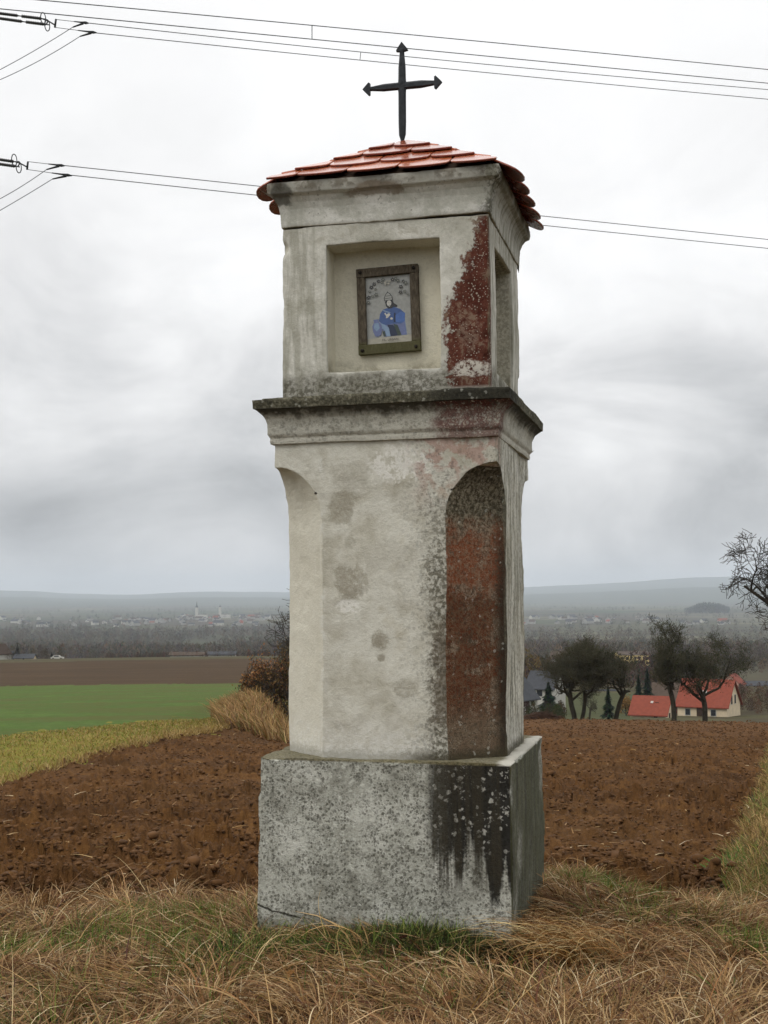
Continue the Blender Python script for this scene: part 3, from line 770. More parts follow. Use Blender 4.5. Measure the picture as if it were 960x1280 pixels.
for nm, b in (('frame_rail', (-W2, W2, T0, T1, H2 - BW, H2)), ('frame_rail', (-W2, W2, T0, T1, -H2, -H2 + BW + .006)), ('frame_stile', (-W2 + .001, -W2 + BW, T0 + .0015, T1, -H2 + BW + .006, H2 - BW)), ('frame_stile', (W2 - BW, W2 - .001, T0 + .0015, T1, -H2 + BW + .006, H2 - BW))):
    o = MB().box(*b).build(nm, M['oak'], fr); bv = o.modifiers.new('edge', 'BEVEL'); bv.width = .003; bv.segments = 2
for a, b in ((-1, 1), (1, 1), (-1, -1), (1, -1)):
    cx, cz = a * (W2 - .021), b * (H2 - .020)
    o = MB().tube([(cx, T0 - .0, cz), (cx, T0 - .005, cz), (cx, T0 - .008, cz)], [.0085, .0085, .005], 10).build('bolt', M['bolt'], fr, True)
def ceramic(name, c): return simple(name, c, .3, .10, 60, .05, .5)
pm = {k_: ceramic('glaze_' + k_, v) for k_, v in dict(ground=lin(146, 147, 142), blue=lin(58, 84, 134), bright=lin(66, 98, 158), pale=lin(120, 142, 168), navy=lin(28, 40, 66), green=lin(52, 66, 58), skin=lin(186, 184, 176), dark=lin(38, 38, 40), lilac=lin(98, 108, 146), leaf=lin(82, 86, 80), cream=lin(160, 156, 142)).items()}
pn = MB().box(-W2 + BW - .002, W2 - BW + .002, -.012, -.003, -H2 + BW, H2 - BW + .002).build('picture', pm['ground'], fr)
layer = [0]
def paint(name, mat, pts):
    layer[0] += 1; y_ = -.0124 - .00012 * layer[0]
    poly = [((a - 450) * .00052, (570 - b) * .00050) for a, b in pts]
    n_ = len(poly)
    o = mesh_obj(name, [(a, y_, b) for a, b in poly], [tuple(range(n_))], pm[mat], pn)
    return o
def ell(cx, cy, rx, ry, n=16): return [(cx + rx * cos(2 * pi * i / n), cy + ry * sin(2 * pi * i / n)) for i in range(n)]
paint('painted_band', 'cream', [(236, 838), (664, 828), (664, 896), (236, 900)])
paint('painted_seat', 'pale', [(515, 690), (600, 640), (618, 825), (540, 828)])
paint('painted_robe', 'lilac', [(358, 668), (400, 690), (480, 700), (600, 690), (616, 824), (400, 830), (385, 765)])
paint('painted_robe', 'blue', [(425, 552), (500, 540), (556, 566), (605, 612), (600, 690), (560, 712), (480, 706), (405, 716), (352, 672), (365, 602), (395, 562)])
paint('painted_fold', 'navy', [(432, 712), (486, 716), (526, 770), (545, 824), (450, 830), (446, 760)])
paint('painted_fold', 'green', [(490, 708), (530, 722), (566, 826), (530, 826), (512, 770)])
paint('painted_fold', 'pale', [(362, 690), (410, 712), (446, 745), (460, 828), (424, 828), (408, 772), (380, 744)])
paint('painted_fold', 'green', [(382, 776), (406, 772), (416, 826), (394, 826)])
paint('painted_cape', 'bright', [(512, 628), (560, 596), (606, 610), (600, 690), (570, 708), (512, 690)])
paint('painted_fold', 'navy', [(500, 600), (514, 604), (512, 696), (494, 690)])
paint('painted_fold', 'pale', [(390, 572), (400, 564), (470, 596), (458, 604)])
paint('painted_hand', 'skin', [(405, 600), (420, 592), (424, 612), (452, 600), (466, 616), (440, 646), (420, 648), (424, 626)])
paint('painted_hand', 'skin', ell(474, 656, 14, 11))
paint('painted_hair', 'dark', [(418, 488), (430, 470), (488, 470), (502, 505), (536, 530), (528, 544), (500, 540), (482, 552), (448, 556), (426, 530)])
paint('painted_face', 'skin', ell(456, 503, 22, 30))
paint('painted_beard', 'dark', [(436, 516), (446, 530), (458, 520), (470, 530), (480, 514), (478, 540), (460, 554), (442, 544)])
paint('painted_mouth', 'skin', ell(458, 531, 8, 5))
for ex in (447, 467): paint('painted_eye', 'dark', ell(ex, 497, 4, 3, 8))
paint('painted_tiara', 'dark', [(412, 478), (408, 448), (424, 412), (438, 396), (444, 384), (452, 396), (470, 408), (490, 440), (494, 474)])
paint('painted_tiara', 'ground', [(418, 473), (415, 450), (428, 417), (441, 402), (447, 398), (464, 412), (484, 441), (487, 470)])
for b in (452, 428): paint('painted_crown_band', 'leaf', [(418 + (452 - b) * .3, b + 6), (418 + (452 - b) * .3, b), (484 - (452 - b) * .4, b - 2), (486 - (452 - b) * .4, b + 4)])
paint('painted_jug', 'lilac', [(300, 655), (352, 652), (348, 672), (372, 705), (382, 760), (368, 812), (340, 824), (314, 818), (296, 776), (288, 720), (306, 680)])
paint('painted_jug_light', 'pale', [(310, 690), (345, 690), (360, 740), (330, 770), (302, 740)])
lr = random.Random(2)
def star(cx, cy, r, n=5, ph=0): return [(cx + r * (1 if i % 2 == 0 else .52) * cos(ph + pi * i / n), cy + r * (1 if i % 2 == 0 else .52) * sin(ph + pi * i / n)) for i in range(2 * n)]
for cx, cy in ((290, 330), (318, 300), (272, 372), (262, 430), (330, 352), (360, 278), (392, 292), (405, 265), (498, 272), (528, 268), (548, 288), (575, 352), (600, 300), (622, 318), (570, 405), (612, 400), (640, 430), (258, 480), (335, 408), (300, 420)):
    paint('painted_leaf', 'leaf' if lr.random() < .7 else 'dark', star(cx, cy, lr.uniform(16, 25), 5, lr.uniform(0, 6)))
    paint('painted_vein', 'cream', star(cx + 2, cy + 1, lr.uniform(5, 8), 4, lr.uniform(0, 6)))
for i in range(14):
    paint('painted_grape', 'cream', ell(450 + lr.uniform(-24, 24), 300 + lr.uniform(-18, 22), 7, 7, 8))
tc = bpy.data.curves.new('caption', 'FONT'); tc.body = 'HL. URBAN'; tc.size = .016; tc.align_x = 'CENTER'; tc.extrude = .0001
to = bpy.data.objects.new('caption', tc); col.objects.link(to); dg = bpy.context.evaluated_depsgraph_get()
tm = bpy.data.meshes.new_from_object(to.evaluated_get(dg)); bpy.data.objects.remove(to)
tm.materials.clear(); tm.materials.append(pm['dark'])
to = bpy.data.objects.new('caption', tm); col.objects.link(to); to.parent = pn
to.matrix_local = Matrix.Translation(((460 - 450) * .00052, -.0126 - .00012 * (layer[0] + 1), (570 - 874) * .0005)) @ Matrix.Rotation(pi / 2, 4, 'X')
# ------------------------------------------------------------------ grass, clods, straw
def in_plinth(X, Y, m=0.0):
    a, b = X - SX, Y - SY
    u = a * cos(-TH) - b * sin(-TH); v = a * sin(-TH) + b * cos(-TH)
    return (np.abs(u) < H_PL + m) & (np.abs(v) < H_PL + m)
def blades(X, Y, L, az, th0, th1, wid, colr, seg=4, z0=None, tipdark=None):
    """ribbons that leave the ground at th0 from upright and end at th1"""
    n = len(X)
    t = np.linspace(0, 1, seg + 1)[None, :]
    th = th0[:, None] + (th1 - th0)[:, None] * t ** 1.3
    ds = L[:, None] / seg
    r = np.concatenate([np.zeros((n, 1)), np.cumsum(np.sin(th[:, :-1] * .5 + th[:, 1:] * .5) * ds, 1)], 1)
    z = np.concatenate([np.zeros((n, 1)), np.cumsum(np.cos(th[:, :-1] * .5 + th[:, 1:] * .5) * ds, 1)], 1)
    tw = rng.normal(0, .35, (n, 1)) * t                       # sideways sweep
    ca, sa = np.cos(az[:, None] + tw), np.sin(az[:, None] + tw)
    bx, by = X[:, None] + r * ca, Y[:, None] + r * sa
    zz = (height(X, Y) if z0 is None else z0)[:, None] + z - .015
    gz = height(bx.ravel(), by.ravel()).reshape(bx.shape)
    zz = np.maximum(zz, gz + .004 + .012 * rng.random((n, 1)))
    wv = wid[:, None] * (1 - .85 * t ** 1.5) * .5
    px_, py_ = -np.sin(az)[:, None], np.cos(az)[:, None]
    tilt = rng.normal(0, .5, (n, 1))
    A = np.stack([bx - px_ * wv, by - py_ * wv, zz - wv * tilt], -1); B = np.stack([bx + px_ * wv, by + py_ * wv, zz + wv * tilt], -1)
    V = np.stack([A, B], 2).reshape(n, -1, 3)                 # n, 2*(seg+1), 3
    k = 2 * (seg + 1)
    base = (np.arange(n) * k)[:, None]
    f = []
    for s in range(seg):
        f.append(np.stack([base[:, 0] + 2 * s, base[:, 0] + 2 * s + 1, base[:, 0] + 2 * s + 3, base[:, 0] + 2 * s + 2], -1))
    Fq = np.concatenate(f)
    C = np.repeat(colr[:, None, :], k, 1)
    return V.reshape(-1, 3), Fq, C.reshape(-1, 3)
def palette(n, cols, w, jit=.14):
    cols = np.array([lin(*c)[:3] for c in cols]); i = rng.choice(len(cols), n, p=np.array(w) / sum(w))
    c = cols[i] * (1 + rng.normal(0, jit, (n, 1))); return np.clip(c + rng.normal(0, .006, (n, 3)), .004, 1)
DRY = [(152, 121, 82), (130, 97, 62), (182, 154, 112), (106, 75, 47), (76, 53, 33), (208, 190, 154)]
DRYW = [5, 5, 3, 3, 2, .8]
GRN = [(92, 110, 44), (78, 100, 38), (116, 128, 62), (64, 86, 34), (140, 140, 80)]
GRNW = [4, 4, 3, 2, 2]
M['grass'] = attr_mat('grass_blades', .75, .2, .25)
class Acc:
    def __init__(s): s.V, s.F, s.C, s.n = [], [], [], 0
    def add(s, v, f, c): s.V.append(v); s.F.append(f + s.n); s.C.append(c); s.n += len(v)
    def build(s, name, mat, **kw): return tag(mesh_obj(name, np.concatenate(s.V), np.concatenate(s.F), mat, cattr=np.concatenate(s.C)), **kw)
def green_at(X, Y):
    """where the turf is green rather than dry, 0..1"""
    gsp = 1.2 * np.exp(-((X + 1.35) / .55) ** 2 - ((Y - 5.88) / .20) ** 2) + .8 * np.exp(-((X + 1.0) / .4) ** 2 - ((Y - 6.4) / .2) ** 2) \
        + .9 * np.exp(-((X - 1.75) / .25) ** 2 - ((Y - 5.9) / .16) ** 2) + .9 * np.exp(-((X - .1) / .5) ** 2 - ((Y - 5.72) / .16) ** 2) + .7 * np.exp(-((X - 1.2) / .35) ** 2 - ((Y - 7.3) / .4) ** 2) \
        + .45 * np.exp(-((X + .55) / .3) ** 2 - ((Y - 5.6) / .3) ** 2)
    return np.clip(gsp + .35 * fbm(X * 1.6 + 9, Y * 1.6) + .02, 0, 1)
acc = Acc()
def scatter(n, x0, x1, y0, y1):
    X = rng.uniform(x0, x1, n); Y = rng.uniform(y0, y1, n)
    ok = (Y < edge_y(X) + .10 * vnoise(X * 5, Y * 5) + .05) & ~in_plinth(X, Y, .0) & (((X - .60) / .20) ** 2 + ((Y - 5.60) / .11) ** 2 > 1)
    return X[ok], Y[ok]
def flow(X, Y): return 2.2 * fbm(X * .9 + 4, Y * .9, o=2) * pi + .7 * vnoise(X * 3, Y * 3) - pi / 2
# matted dry thatch, lying nearly flat
X, Y = scatter(70000, -2.6, 2.9, 3.9, 8.2); ok = rng.random(len(X)) > .75 * green_at(X, Y); X, Y = X[ok], Y[ok]; n = len(X)
acc.add(*blades(X, Y, rng.uniform(.10, .32, n), flow(X, Y) + rng.normal(0, .9, n), rng.uniform(.9, 1.4, n), rng.uniform(1.3, 1.8, n), rng.uniform(.003, .0070, n), palette(n, DRY, DRYW), 3))
# tussocks: blades that spread out from a centre and droop
cx, cyy = scatter(760, -2.6, 2.9, 3.9, 8.1); nc = len(cx)
k_ = 62
hgt = np.repeat(rng.uniform(.08, .21, nc) * np.clip(.5 + 1.2 * np.hypot((cx - .05) / 1.3, (cyy - 5.95) / .9), .45, 1.15) * (1 - .35 * green_at(cx, cyy)), k_); gt = np.repeat(green_at(cx, cyy), k_)
lean = np.repeat(flow(cx, cyy) + rng.normal(0, .5, nc), k_)
n = nc * k_; rad = np.abs(rng.normal(0, .055, n)); a = rng.uniform(0, 2 * pi, n)
X = np.repeat(cx, k_) + rad * np.cos(a); Y = np.repeat(cyy, k_) + rad * np.sin(a)
vx_, vy_ = np.cos(a) * .8 + np.cos(lean) * .9, np.sin(a) * .8 + np.sin(lean) * .9
az = np.arctan2(vy_, vx_) + rng.normal(0, .3, n)
ok = ~in_plinth(X, Y, .005) & (Y < edge_y(X) + .16)
isg = rng.random(n) < gt * .95
cc = np.where(isg[:, None], palette(n, GRN, GRNW), palette(n, DRY, DRYW))
L_ = hgt * rng.uniform(.6, 1.35, n) * np.where(isg, .8, 1)
v = blades(X[ok], Y[ok], L_[ok], az[ok], rng.uniform(.2, 1.1, n)[ok], rng.uniform(1.2, 2.3, n)[ok], rng.uniform(.0028, .0068, n)[ok], cc[ok], 5)
acc.add(*v)
# short green undergrowth
X, Y = scatter(64000, -2.6, 2.9, 4.2, 8.1); n = len(X); gt = green_at(X, Y); ok = rng.random(n) < gt * 1.2; X, Y = X[ok], Y[ok]; n = len(X)
acc.add(*blades(X, Y, rng.uniform(.05, .15, n), rng.uniform(0, 2 * pi, n), rng.uniform(0, .5, n), rng.uniform(.4, 1.5, n), rng.uniform(.003, .005, n), palette(n, GRN, GRNW), 3))
# long bent stalks lying across
X, Y = scatter(320, -2.5, 2.8, 4.2, 7.9); n = len(X)
acc.add(*blades(X, Y, rng.uniform(.25, .5, n), flow(X, Y) + rng.normal(0, .7, n), rng.uniform(.5, 1.1, n), rng.uniform(1.3, 2.1, n), rng.uniform(.003, .005, n), palette(n, [(206, 184, 138), (184, 152, 102), (164, 122, 74)], [2, 3, 2]), 7))
# dead leaves caught in the grass
X, Y = scatter(520, -2.4, 2.7, 4.3, 7.6); n = len(X)
X = np.concatenate([X, rng.normal(.62, .10, 70)]); Y = np.concatenate([Y, rng.normal(5.58, .05, 70)]); ok = ~in_plinth(X, Y); X, Y = X[ok], Y[ok]; n = len(X)
acc.add(*blades(X, Y, rng.uniform(.02, .05, n), rng.uniform(0, 6.3, n), rng.uniform(.7, 1.4, n), rng.uniform(1.0, 2.0, n), rng.uniform(.012, .028, n), palette(n, [(96, 60, 36), (78, 50, 32), (124, 84, 50)], [1, 1, 1]), 2, z0=height(X, Y) + rng.uniform(.02, .07, n)))
# a combed-over sheaf at the right foot of the plinth
n = 420; X = rng.normal(.86, .13, n); Y = rng.normal(5.62, .09, n); ok = ~in_plinth(X, Y, .01); X, Y = X[ok], Y[ok]; n = len(X)
acc.add(*blades(X, Y, rng.uniform(.28, .5, n), rng.normal(-2.55, .22, n), rng.uniform(.3, .8, n), rng.uniform(1.6, 2.1, n), rng.uniform(.003, .0055, n), palette(n, [(206, 184, 138), (178, 146, 96), (150, 108, 64), (112, 76, 44)], [2, 3, 3, 1]), 6))
n = 9000; X = rng.normal(.05, .42, n); Y = rng.normal(5.70, .13, n); ok = ~in_plinth(X, Y, .0) & (Y > 5.3); X, Y = X[ok], Y[ok]; n = len(X)
acc.add(*blades(X, Y, rng.uniform(.03, .10, n), rng.uniform(0, 2 * pi, n), rng.uniform(0, .6, n), rng.uniform(.5, 1.6, n), rng.uniform(.003, .006, n), palette(n, [(58, 66, 30), (46, 54, 26), (72, 74, 36), (38, 36, 22), (84, 70, 42)], [3, 3, 2, 2, 1]), 3))
acc.build('dry_grass', M['grass'], label='matted dry tan grass growing round the foot of the shrine', cat='grass', kind='stuff')

# grass of the wider verge, the right bank, the meadow strip and the hedge bank
acc = Acc()
n = 9000; X = np.concatenate([rng.uniform(-6, -2.6, n), rng.uniform(2.9, 6, n)]); Y = rng.uniform(2.5, 7.2, 2 * n); ok = Y < edge_y(X); X, Y = X[ok], Y[ok]; n = len(X)
acc.add(*blades(X, Y, rng.uniform(.15, .4, n), rng.uniform(0, 6.3, n), rng.uniform(.1, .7, n), rng.uniform(1, 2.1, n), rng.uniform(.005, .008, n), palette(n, DRY, DRYW), 4))
n = 46000; Y = 7 + 40 * rng.random(n) ** 1.7; X = verge_x(Y) + .05 + rng.random(n) ** 1.3 * (1.6 + .06 * Y) + .12 * vnoise(Y * 2, Y)
gsp = np.clip(.55 + .9 * fbm(X * .9, Y * .5 + 3), 0, 1); isg = rng.random(n) < gsp * .62
cc = np.where(isg[:, None], palette(n, [(98, 108, 46), (84, 102, 44), (120, 118, 60)], [3, 3, 2]), palette(n, [(146, 120, 74), (124, 100, 60), (168, 142, 94), (104, 80, 50)], [3, 3, 2, 2]))
acc.add(*blades(X, Y, rng.uniform(.06, .2, n), rng.uniform(0, 6.3, n), rng.uniform(.1, .7, n), rng.uniform(.8, 1.8, n), .0035 + .00045 * Y, cc, 3))
n = 40000; Y = 9 + 36 * rng.random(n); X = meadow_x(Y) - rng.random(n) ** 1.25 * np.where(Y > 24, np.maximum(meadow_x(Y) - wheat_x(Y), .6), 7) + .1; ok = (px_of(X, Y) > -200); X, Y = X[ok], Y[ok]; n = len(X)
edge = np.exp(-(meadow_x(Y) - X) / .5)
isg = rng.random(n) < .5 * (1 - edge); cc = np.where(isg[:, None], palette(n, [(114, 114, 46), (98, 106, 42), (132, 124, 60)], [3, 3, 2]), palette(n, [(146, 120, 70), (128, 104, 60), (164, 142, 94)], [3, 3, 2]))
acc.add(*blades(X, Y, rng.uniform(.04, .11, n) * (1 + 1.4 * edge), rng.uniform(0, 6.3, n), rng.uniform(0, .7, n), rng.uniform(.6, 1.7, n), .003 + .0006 * Y, cc, 3))
n = 16000; Y = rng.uniform(34, 49, n); X = -4.2 + rng.normal(0, 1.05, n) - (Y - 42) * .03 - .5; keep = (X > wheat_x(Y) - .3) & (px_of(X, Y) > 262 + 22 * rng.random(n) + np.abs(Y - 40) * 2); X, Y = X[keep], Y[keep]; n = len(X)
acc.add(*blades(X, Y, rng.uniform(.25, .75, n), rng.normal(2.8, .8, n), rng.uniform(.0, .5, n), rng.uniform(.8, 1.7, n), rng.uniform(.02, .04, n), palette(n, [(156, 124, 80), (134, 104, 66), (114, 86, 54), (170, 144, 100), (104, 100, 52)], [4, 4, 3, 2, 1.5]), 4))
acc.build('verge_grass', M['grass'], label='rough tan and green grass along the field margins and bank', cat='grass', kind='stuff')

# clods and straw on the ploughed soil
def lumps(n, X, Y, size, mat, name, **kw):
    ph = (1 + 5 ** .5) / 2
    ico = np.array([(-1, ph, 0), (1, ph, 0), (-1, -ph, 0), (1, -ph, 0), (0, -1, ph), (0, 1, ph), (0, -1, -ph), (0, 1, -ph), (ph, 0, -1), (ph, 0, 1), (-ph, 0, -1), (-ph, 0, 1)]) / 1.9
    fi = np.array([(0, 11, 5), (0, 5, 1), (0, 1, 7), (0, 7, 10), (0, 10, 11), (1, 5, 9), (5, 11, 4), (11, 10, 2), (10, 7, 6), (7, 1, 8), (3, 9, 4), (3, 4, 2), (3, 2, 6), (3, 6, 8), (3, 8, 9), (4, 9, 5), (2, 4, 11), (6, 2, 10), (8, 6, 7), (9, 8, 1)])
    V = ico[None] * rng.uniform(.6, 1.35, (n, 12, 1)) * size[:, None, None] * np.stack([rng.uniform(.8, 1.5, n), rng.uniform(.7, 1.2, n), rng.uniform(.45, .8, n)], -1)[:, None, :]
    a = rng.uniform(0, 6.28, n); ca, sa = np.cos(a)[:, None], np.sin(a)[:, None]
    x, y = V[..., 0] * ca - V[..., 1] * sa, V[..., 0] * sa + V[..., 1] * ca
    z = height(X, Y) + soil_disp(X, Y)
    W = np.stack([x + X[:, None], y + Y[:, None], V[..., 2] + z[:, None] + size[:, None] * .12], -1).reshape(-1, 3)
    Fi = (fi[None] + (np.arange(n) * 12)[:, None, None]).reshape(-1, 3)
    return tag(mesh_obj(name, W, Fi, mat), **kw)
def field_pts(n, y0, y1, pw=2.0):
    Y = y0 + (y1 - y0) * rng.random(n) ** pw; X = rng.uniform(-.42, .42, n) * Y
    ok = (classify(X, Y) == PLOUGH) & ~in_plinth(X, Y, .05); return X[ok], Y[ok]
M['clod'] = simple('clod_soil', lin(84, 57, 30), .95, .35, 5.0)
X, Y = field_pts(40000, 6.9, 60, 2.2); n = len(X)
X2, Y2 = field_pts(9000, 50, 106, 1.0); X = np.concatenate([X, X2]); Y = np.concatenate([Y, Y2]); n = len(X)
lumps(n, X, Y, np.minimum(np.abs(rng.normal(0, .010, n)) * (.75 + 1.1 * (rng.random(n) > .95)) + .005 + .0006 * Y, .07), M['clod'], 'soil_clods', label='loose brown clods lying on the ploughed field', cat='soil', kind='stuff')
acc = Acc()
X, Y = field_pts(1500, 6.9, 40, 1.6); n = len(X)
acc.add(*blades(X, Y, rng.uniform(.03, .16, n), rng.uniform(0, 6.3, n), rng.uniform(1.1, 1.5, n), rng.uniform(1.4, 1.7, n), .003 + .0005 * Y, palette(n, [(178, 150, 108), (150, 120, 80), (204, 186, 150)], [3, 3, 1]), 2, z0=height(X, Y) + soil_disp(X, Y) + .03))
acc.build('straw', M['grass'], label='short bits of pale straw strewn over the ploughed soil', cat='straw', kind='stuff')

# leafy weed at the foot of the right bank
def leafy(name, loc, n, rad, hgt, cols, size, **kw):
    acc = Acc(); rr = rad * 1.5 * np.sqrt(rng.random(n)); aa = rng.uniform(0, 6.28, n); X = loc[0] + rr * np.cos(aa); Y = loc[1] + rr * np.sin(aa)
    a = np.arctan2(Y - loc[1], X - loc[0])
    acc.add(*blades(X, Y, rng.uniform(.5, 1.2, n) * hgt, a + rng.normal(0, .6, n), rng.uniform(.1, .7, n), rng.uniform(1.0, 2.0, n), rng.uniform(.6, 1.2, n) * size, palette(n, cols, [1] * len(cols)), 4))
    return acc.build(name, M['grass'], **kw)
w = ground_at(902, 8.75); leafy('weed', (w.x, w.y), 230, .11, .14, [(86, 112, 48), (70, 96, 40), (104, 124, 60)], .022, label='low leafy green weed at the edge of the bank by the furrow', cat='weed')
w = ground_at(930, 9.3); leafy('weed', (w.x, w.y), 170, .07, .11, [(92, 116, 52), (76, 100, 42)], .02, label='smaller green weed higher up the grassy bank', cat='weed')
# ------------------------------------------------------------------ trees and bushes
from mathutils import noise as mnoise
M['bark'] = simple('bark', lin(50, 44, 36), .95, .3, 3, .4)
M['bark_far'] = simple('dark_bark', lin(52, 48, 37), .95, .3, 2, .3)
M['leafs'] = attr_mat('leaves', .8, .15, .2)
def tubes_np(segs, sides):
    """segs: list of (p0, p1, r0, r1); straight tapered prisms"""
    if not segs: return np.zeros((0, 3)), np.zeros((0, 4), int)
    a = np.array([s[0] for s in segs]); b = np.array([s[1] for s in segs]); r0 = np.array([s[2] for s in segs]); r1 = np.array([s[3] for s in segs])
    d = b - a; d /= np.maximum(np.linalg.norm(d, axis=1, keepdims=True), 1e-9)
    ref = np.where(np.abs(d[:, 2:3]) < .9, np.array([[0, 0, 1.]]), np.array([[1., 0, 0]]))
    u = np.cross(d, ref); u /= np.linalg.norm(u, axis=1, keepdims=True); v = np.cross(d, u)
    n = len(a); t = np.arange(sides) * 2 * pi / sides
    ring = (u[:, None] * np.cos(t)[None, :, None] + v[:, None] * np.sin(t)[None, :, None])
    V = np.concatenate([a[:, None] + ring * r0[:, None, None], b[:, None] + ring * r1[:, None, None]], 1).reshape(-1, 3)
    q = np.arange(sides); f = np.stack([q, (q + 1) % sides, (q + 1) % sides + sides, q + sides], -1)
    return V, (f[None] + (np.arange(n) * 2 * sides)[:, None, None]).reshape(-1, 4)
def grow(seed, trunk, limbs, counts, lens, crown, wander=.22, up=.10, r0=.25, minr=.012, lean=(0, 0), fork=None):
    """trunk: (height); crown: (centre z, radius xy, radius z, dx, dy); returns (thick, thin) segment lists"""
    rd = random.Random(seed); thick, thin = [], []
    cz, rx, rz, ox, oy = crown
    def inside(p):
        q = Vector(((p.x - ox) / rx, (p.y - oy) / rx, (p.z - cz) / rz)); l = q.length
        if l < 1e-4: return 0
        q = q / l; k = 1 + .75 * mnoise.noise(Vector((q.x * 1.9 + seed, q.y * 1.9, q.z * 1.9)))
        return (l / k) ** 2
    def inside0(p): return ((p.x - ox) / rx) ** 2 + ((p.y - oy) / rx) ** 2 + ((p.z - cz) / rz) ** 2
    def branch(p, d, L, r, lev):
        nseg = max(2, [7, 6, 5, 4, 2, 2][lev]); pts = [p]; rr = [r]; lim = rd.uniform(.72, 1.3); wd = wander * (1 if lev else .35); ip = inside(p)
        for i in range(nseg):
            d = (d + Vector((rd.gauss(0, wd), rd.gauss(0, wd), rd.gauss(0, wd) + up * (1 if lev else .5)))).normalized()
            q = p + d * (L / nseg)
            if lev and lev < 5:
                iq = inside(q)
                if iq > lim and iq > ip: break
                ip = iq
            r2 = max(minr, r * (1 - .75 * (i + 1) / nseg) if lev else r * (1 - .12 * (i + 1) / nseg))
            (thick if r > .035 else thin).append((p, q, rr[-1], r2)); p = q; pts.append(p); rr.append(r2)
        if lev >= len(counts) or len(pts) < 2: return
        for c in range(counts[lev]):
            f = (.32 + .68 * (c + rd.random()) / counts[lev]) if lev else (.72 + .28 * rd.random())
            i = min(len(pts) - 2, int(f * (len(pts) - 1))); b = pts[i].lerp(pts[i + 1], f * (len(pts) - 1) - i)
            dd = (pts[i + 1] - pts[i]).normalized(); side = Vector((rd.gauss(0, 1), rd.gauss(0, 1), rd.gauss(0, .6)))
            side = (side - dd * side.dot(dd)).normalized()
            if lev == 0: a = 2 * pi * (c + rd.random() * .5) / counts[0]; nd = Vector((cos(a), sin(a), rd.uniform(.45, 1.15))).normalized()
            else: nd = (dd * rd.uniform(.35, .9) + side).normalized()
            branch(b, nd, lens[lev] * rd.uniform(.65, 1.25), max(minr, rr[i] * (.62 if lev else .6)), lev + 1)
    d0 = Vector((lean[0], lean[1], 1)).normalized()
    branch(Vector((0, 0, -.25)), d0, trunk, r0, 0)
    if fork:
        branch(Vector((fork[0], fork[1], -.25)), Vector((fork[0] * .5, fork[1] * .5, 1)).normalized(), trunk * .95, r0 * .8, 0)
    return thick, thin
def tree(name, loc, args, bark, tw, leaves=None, rot=0, **kw):
    root = empty(name, loc, rot, **kw)
    thick, thin = grow(**args)
    L3 = lambda S_: [(tuple(a), tuple(b), c, d) for a, b, c, d in S_]
    v, f = tubes_np(L3(thick), 7); mesh_obj('trunk', v, f, bark, root, smooth=True)
    v, f = tubes_np(L3(thin), 3); mesh_obj('crown', v, f, tw, root, smooth=False)
    if leaves:
        n, size, cols = leaves
        base = np.array([tuple(s[1]) for s in thin]); b = base[rng.integers(0, len(base), n)] + rng.normal(0, size * 1.5, (n, 3))
        a1 = rng.normal(0, 1, (n, 3)); a1 /= np.linalg.norm(a1, axis=1, keepdims=True); a2 = np.cross(a1, rng.normal(0, 1, (n, 3))); a2 /= np.linalg.norm(a2, axis=1, keepdims=True)
        sz = size * rng.uniform(.6, 1.3, (n, 1))
        V = np.stack([b - a1 * sz, b + a2 * sz * .5, b + a1 * sz, b - a2 * sz * .5], 1).reshape(-1, 3)
        mesh_obj('foliage', V, np.arange(n * 4).reshape(n, 4), M['leafs'], root, cattr=np.repeat(palette(n, cols, [1] * len(cols), .2), 4, 0))
    return root
M['twig_olive'] = simple('mossy_twigs', lin(66, 63, 46), .95, .35, .6)
M['twig_grey'] = simple('grey_twigs', lin(62, 57, 50), .95, .25, .8)
OL = [(52, 57, 33), (44, 50, 30), (62, 64, 38)]
def crest(px, Y): return ground_at(px, Y)
tree('field_tree', crest(716, 104), dict(seed=11, trunk=2.5, limbs=5, counts=[5, 6, 7, 6, 4], lens=[3.6, 2.0, 1.2, .75, .5], crown=(4.3, 2.7, 2.2, .1, 0), r0=.22, fork=(.5, .1), minr=.012, wander=.25), M['bark_far'], M['twig_olive'], (3000, .065, OL),
     label='dark field tree with a forked double trunk at the field edge', cat='tree', group='gnarled trees along the crest of the field')
tree('field_tree', crest(765, 105), dict(seed=23, trunk=2.9, limbs=5, counts=[5, 6, 6, 5, 3], lens=[3.2, 1.6, 1.0, .6, .45], crown=(4.5, 1.6, 2.4, -.1, 0), r0=.2, up=.16, minr=.011, wander=.28), M['bark_far'], M['twig_olive'], (1500, .06, OL),
     label='slim dark tree beside the double-trunked one at the field edge', cat='tree', group='gnarled trees along the crest of the field')
tree('field_tree', crest(838, 103), dict(seed=31, trunk=3.3, limbs=5, counts=[6, 6, 6, 5, 3], lens=[4.6, 1.7, 1.0, .6, .45], crown=(5.3, 1.95, 3.0, -.3, 0), r0=.22, up=.2, minr=.011, wander=.26, lean=(-.03, 0)), M['bark_far'], M['twig_olive'], (2200, .06, OL),
     label='tallest gnarled tree with its trunk before the low red-roofed wing', cat='tree', group='gnarled trees along the crest of the field')
tree('field_tree', crest(877, 103), dict(seed=47, trunk=2.5, limbs=5, counts=[6, 6, 7, 6, 3], lens=[4.0, 2.1, 1.2, .7, .5], crown=(4.9, 3.0, 2.1, 1.1, 0), r0=.23, minr=.012, wander=.26, lean=(.02, 0)), M['bark_far'], M['twig_olive'], (3600, .06, OL),
     label='wide-crowned gnarled tree before the main red roof', cat='tree', group='gnarled trees along the crest of the field')
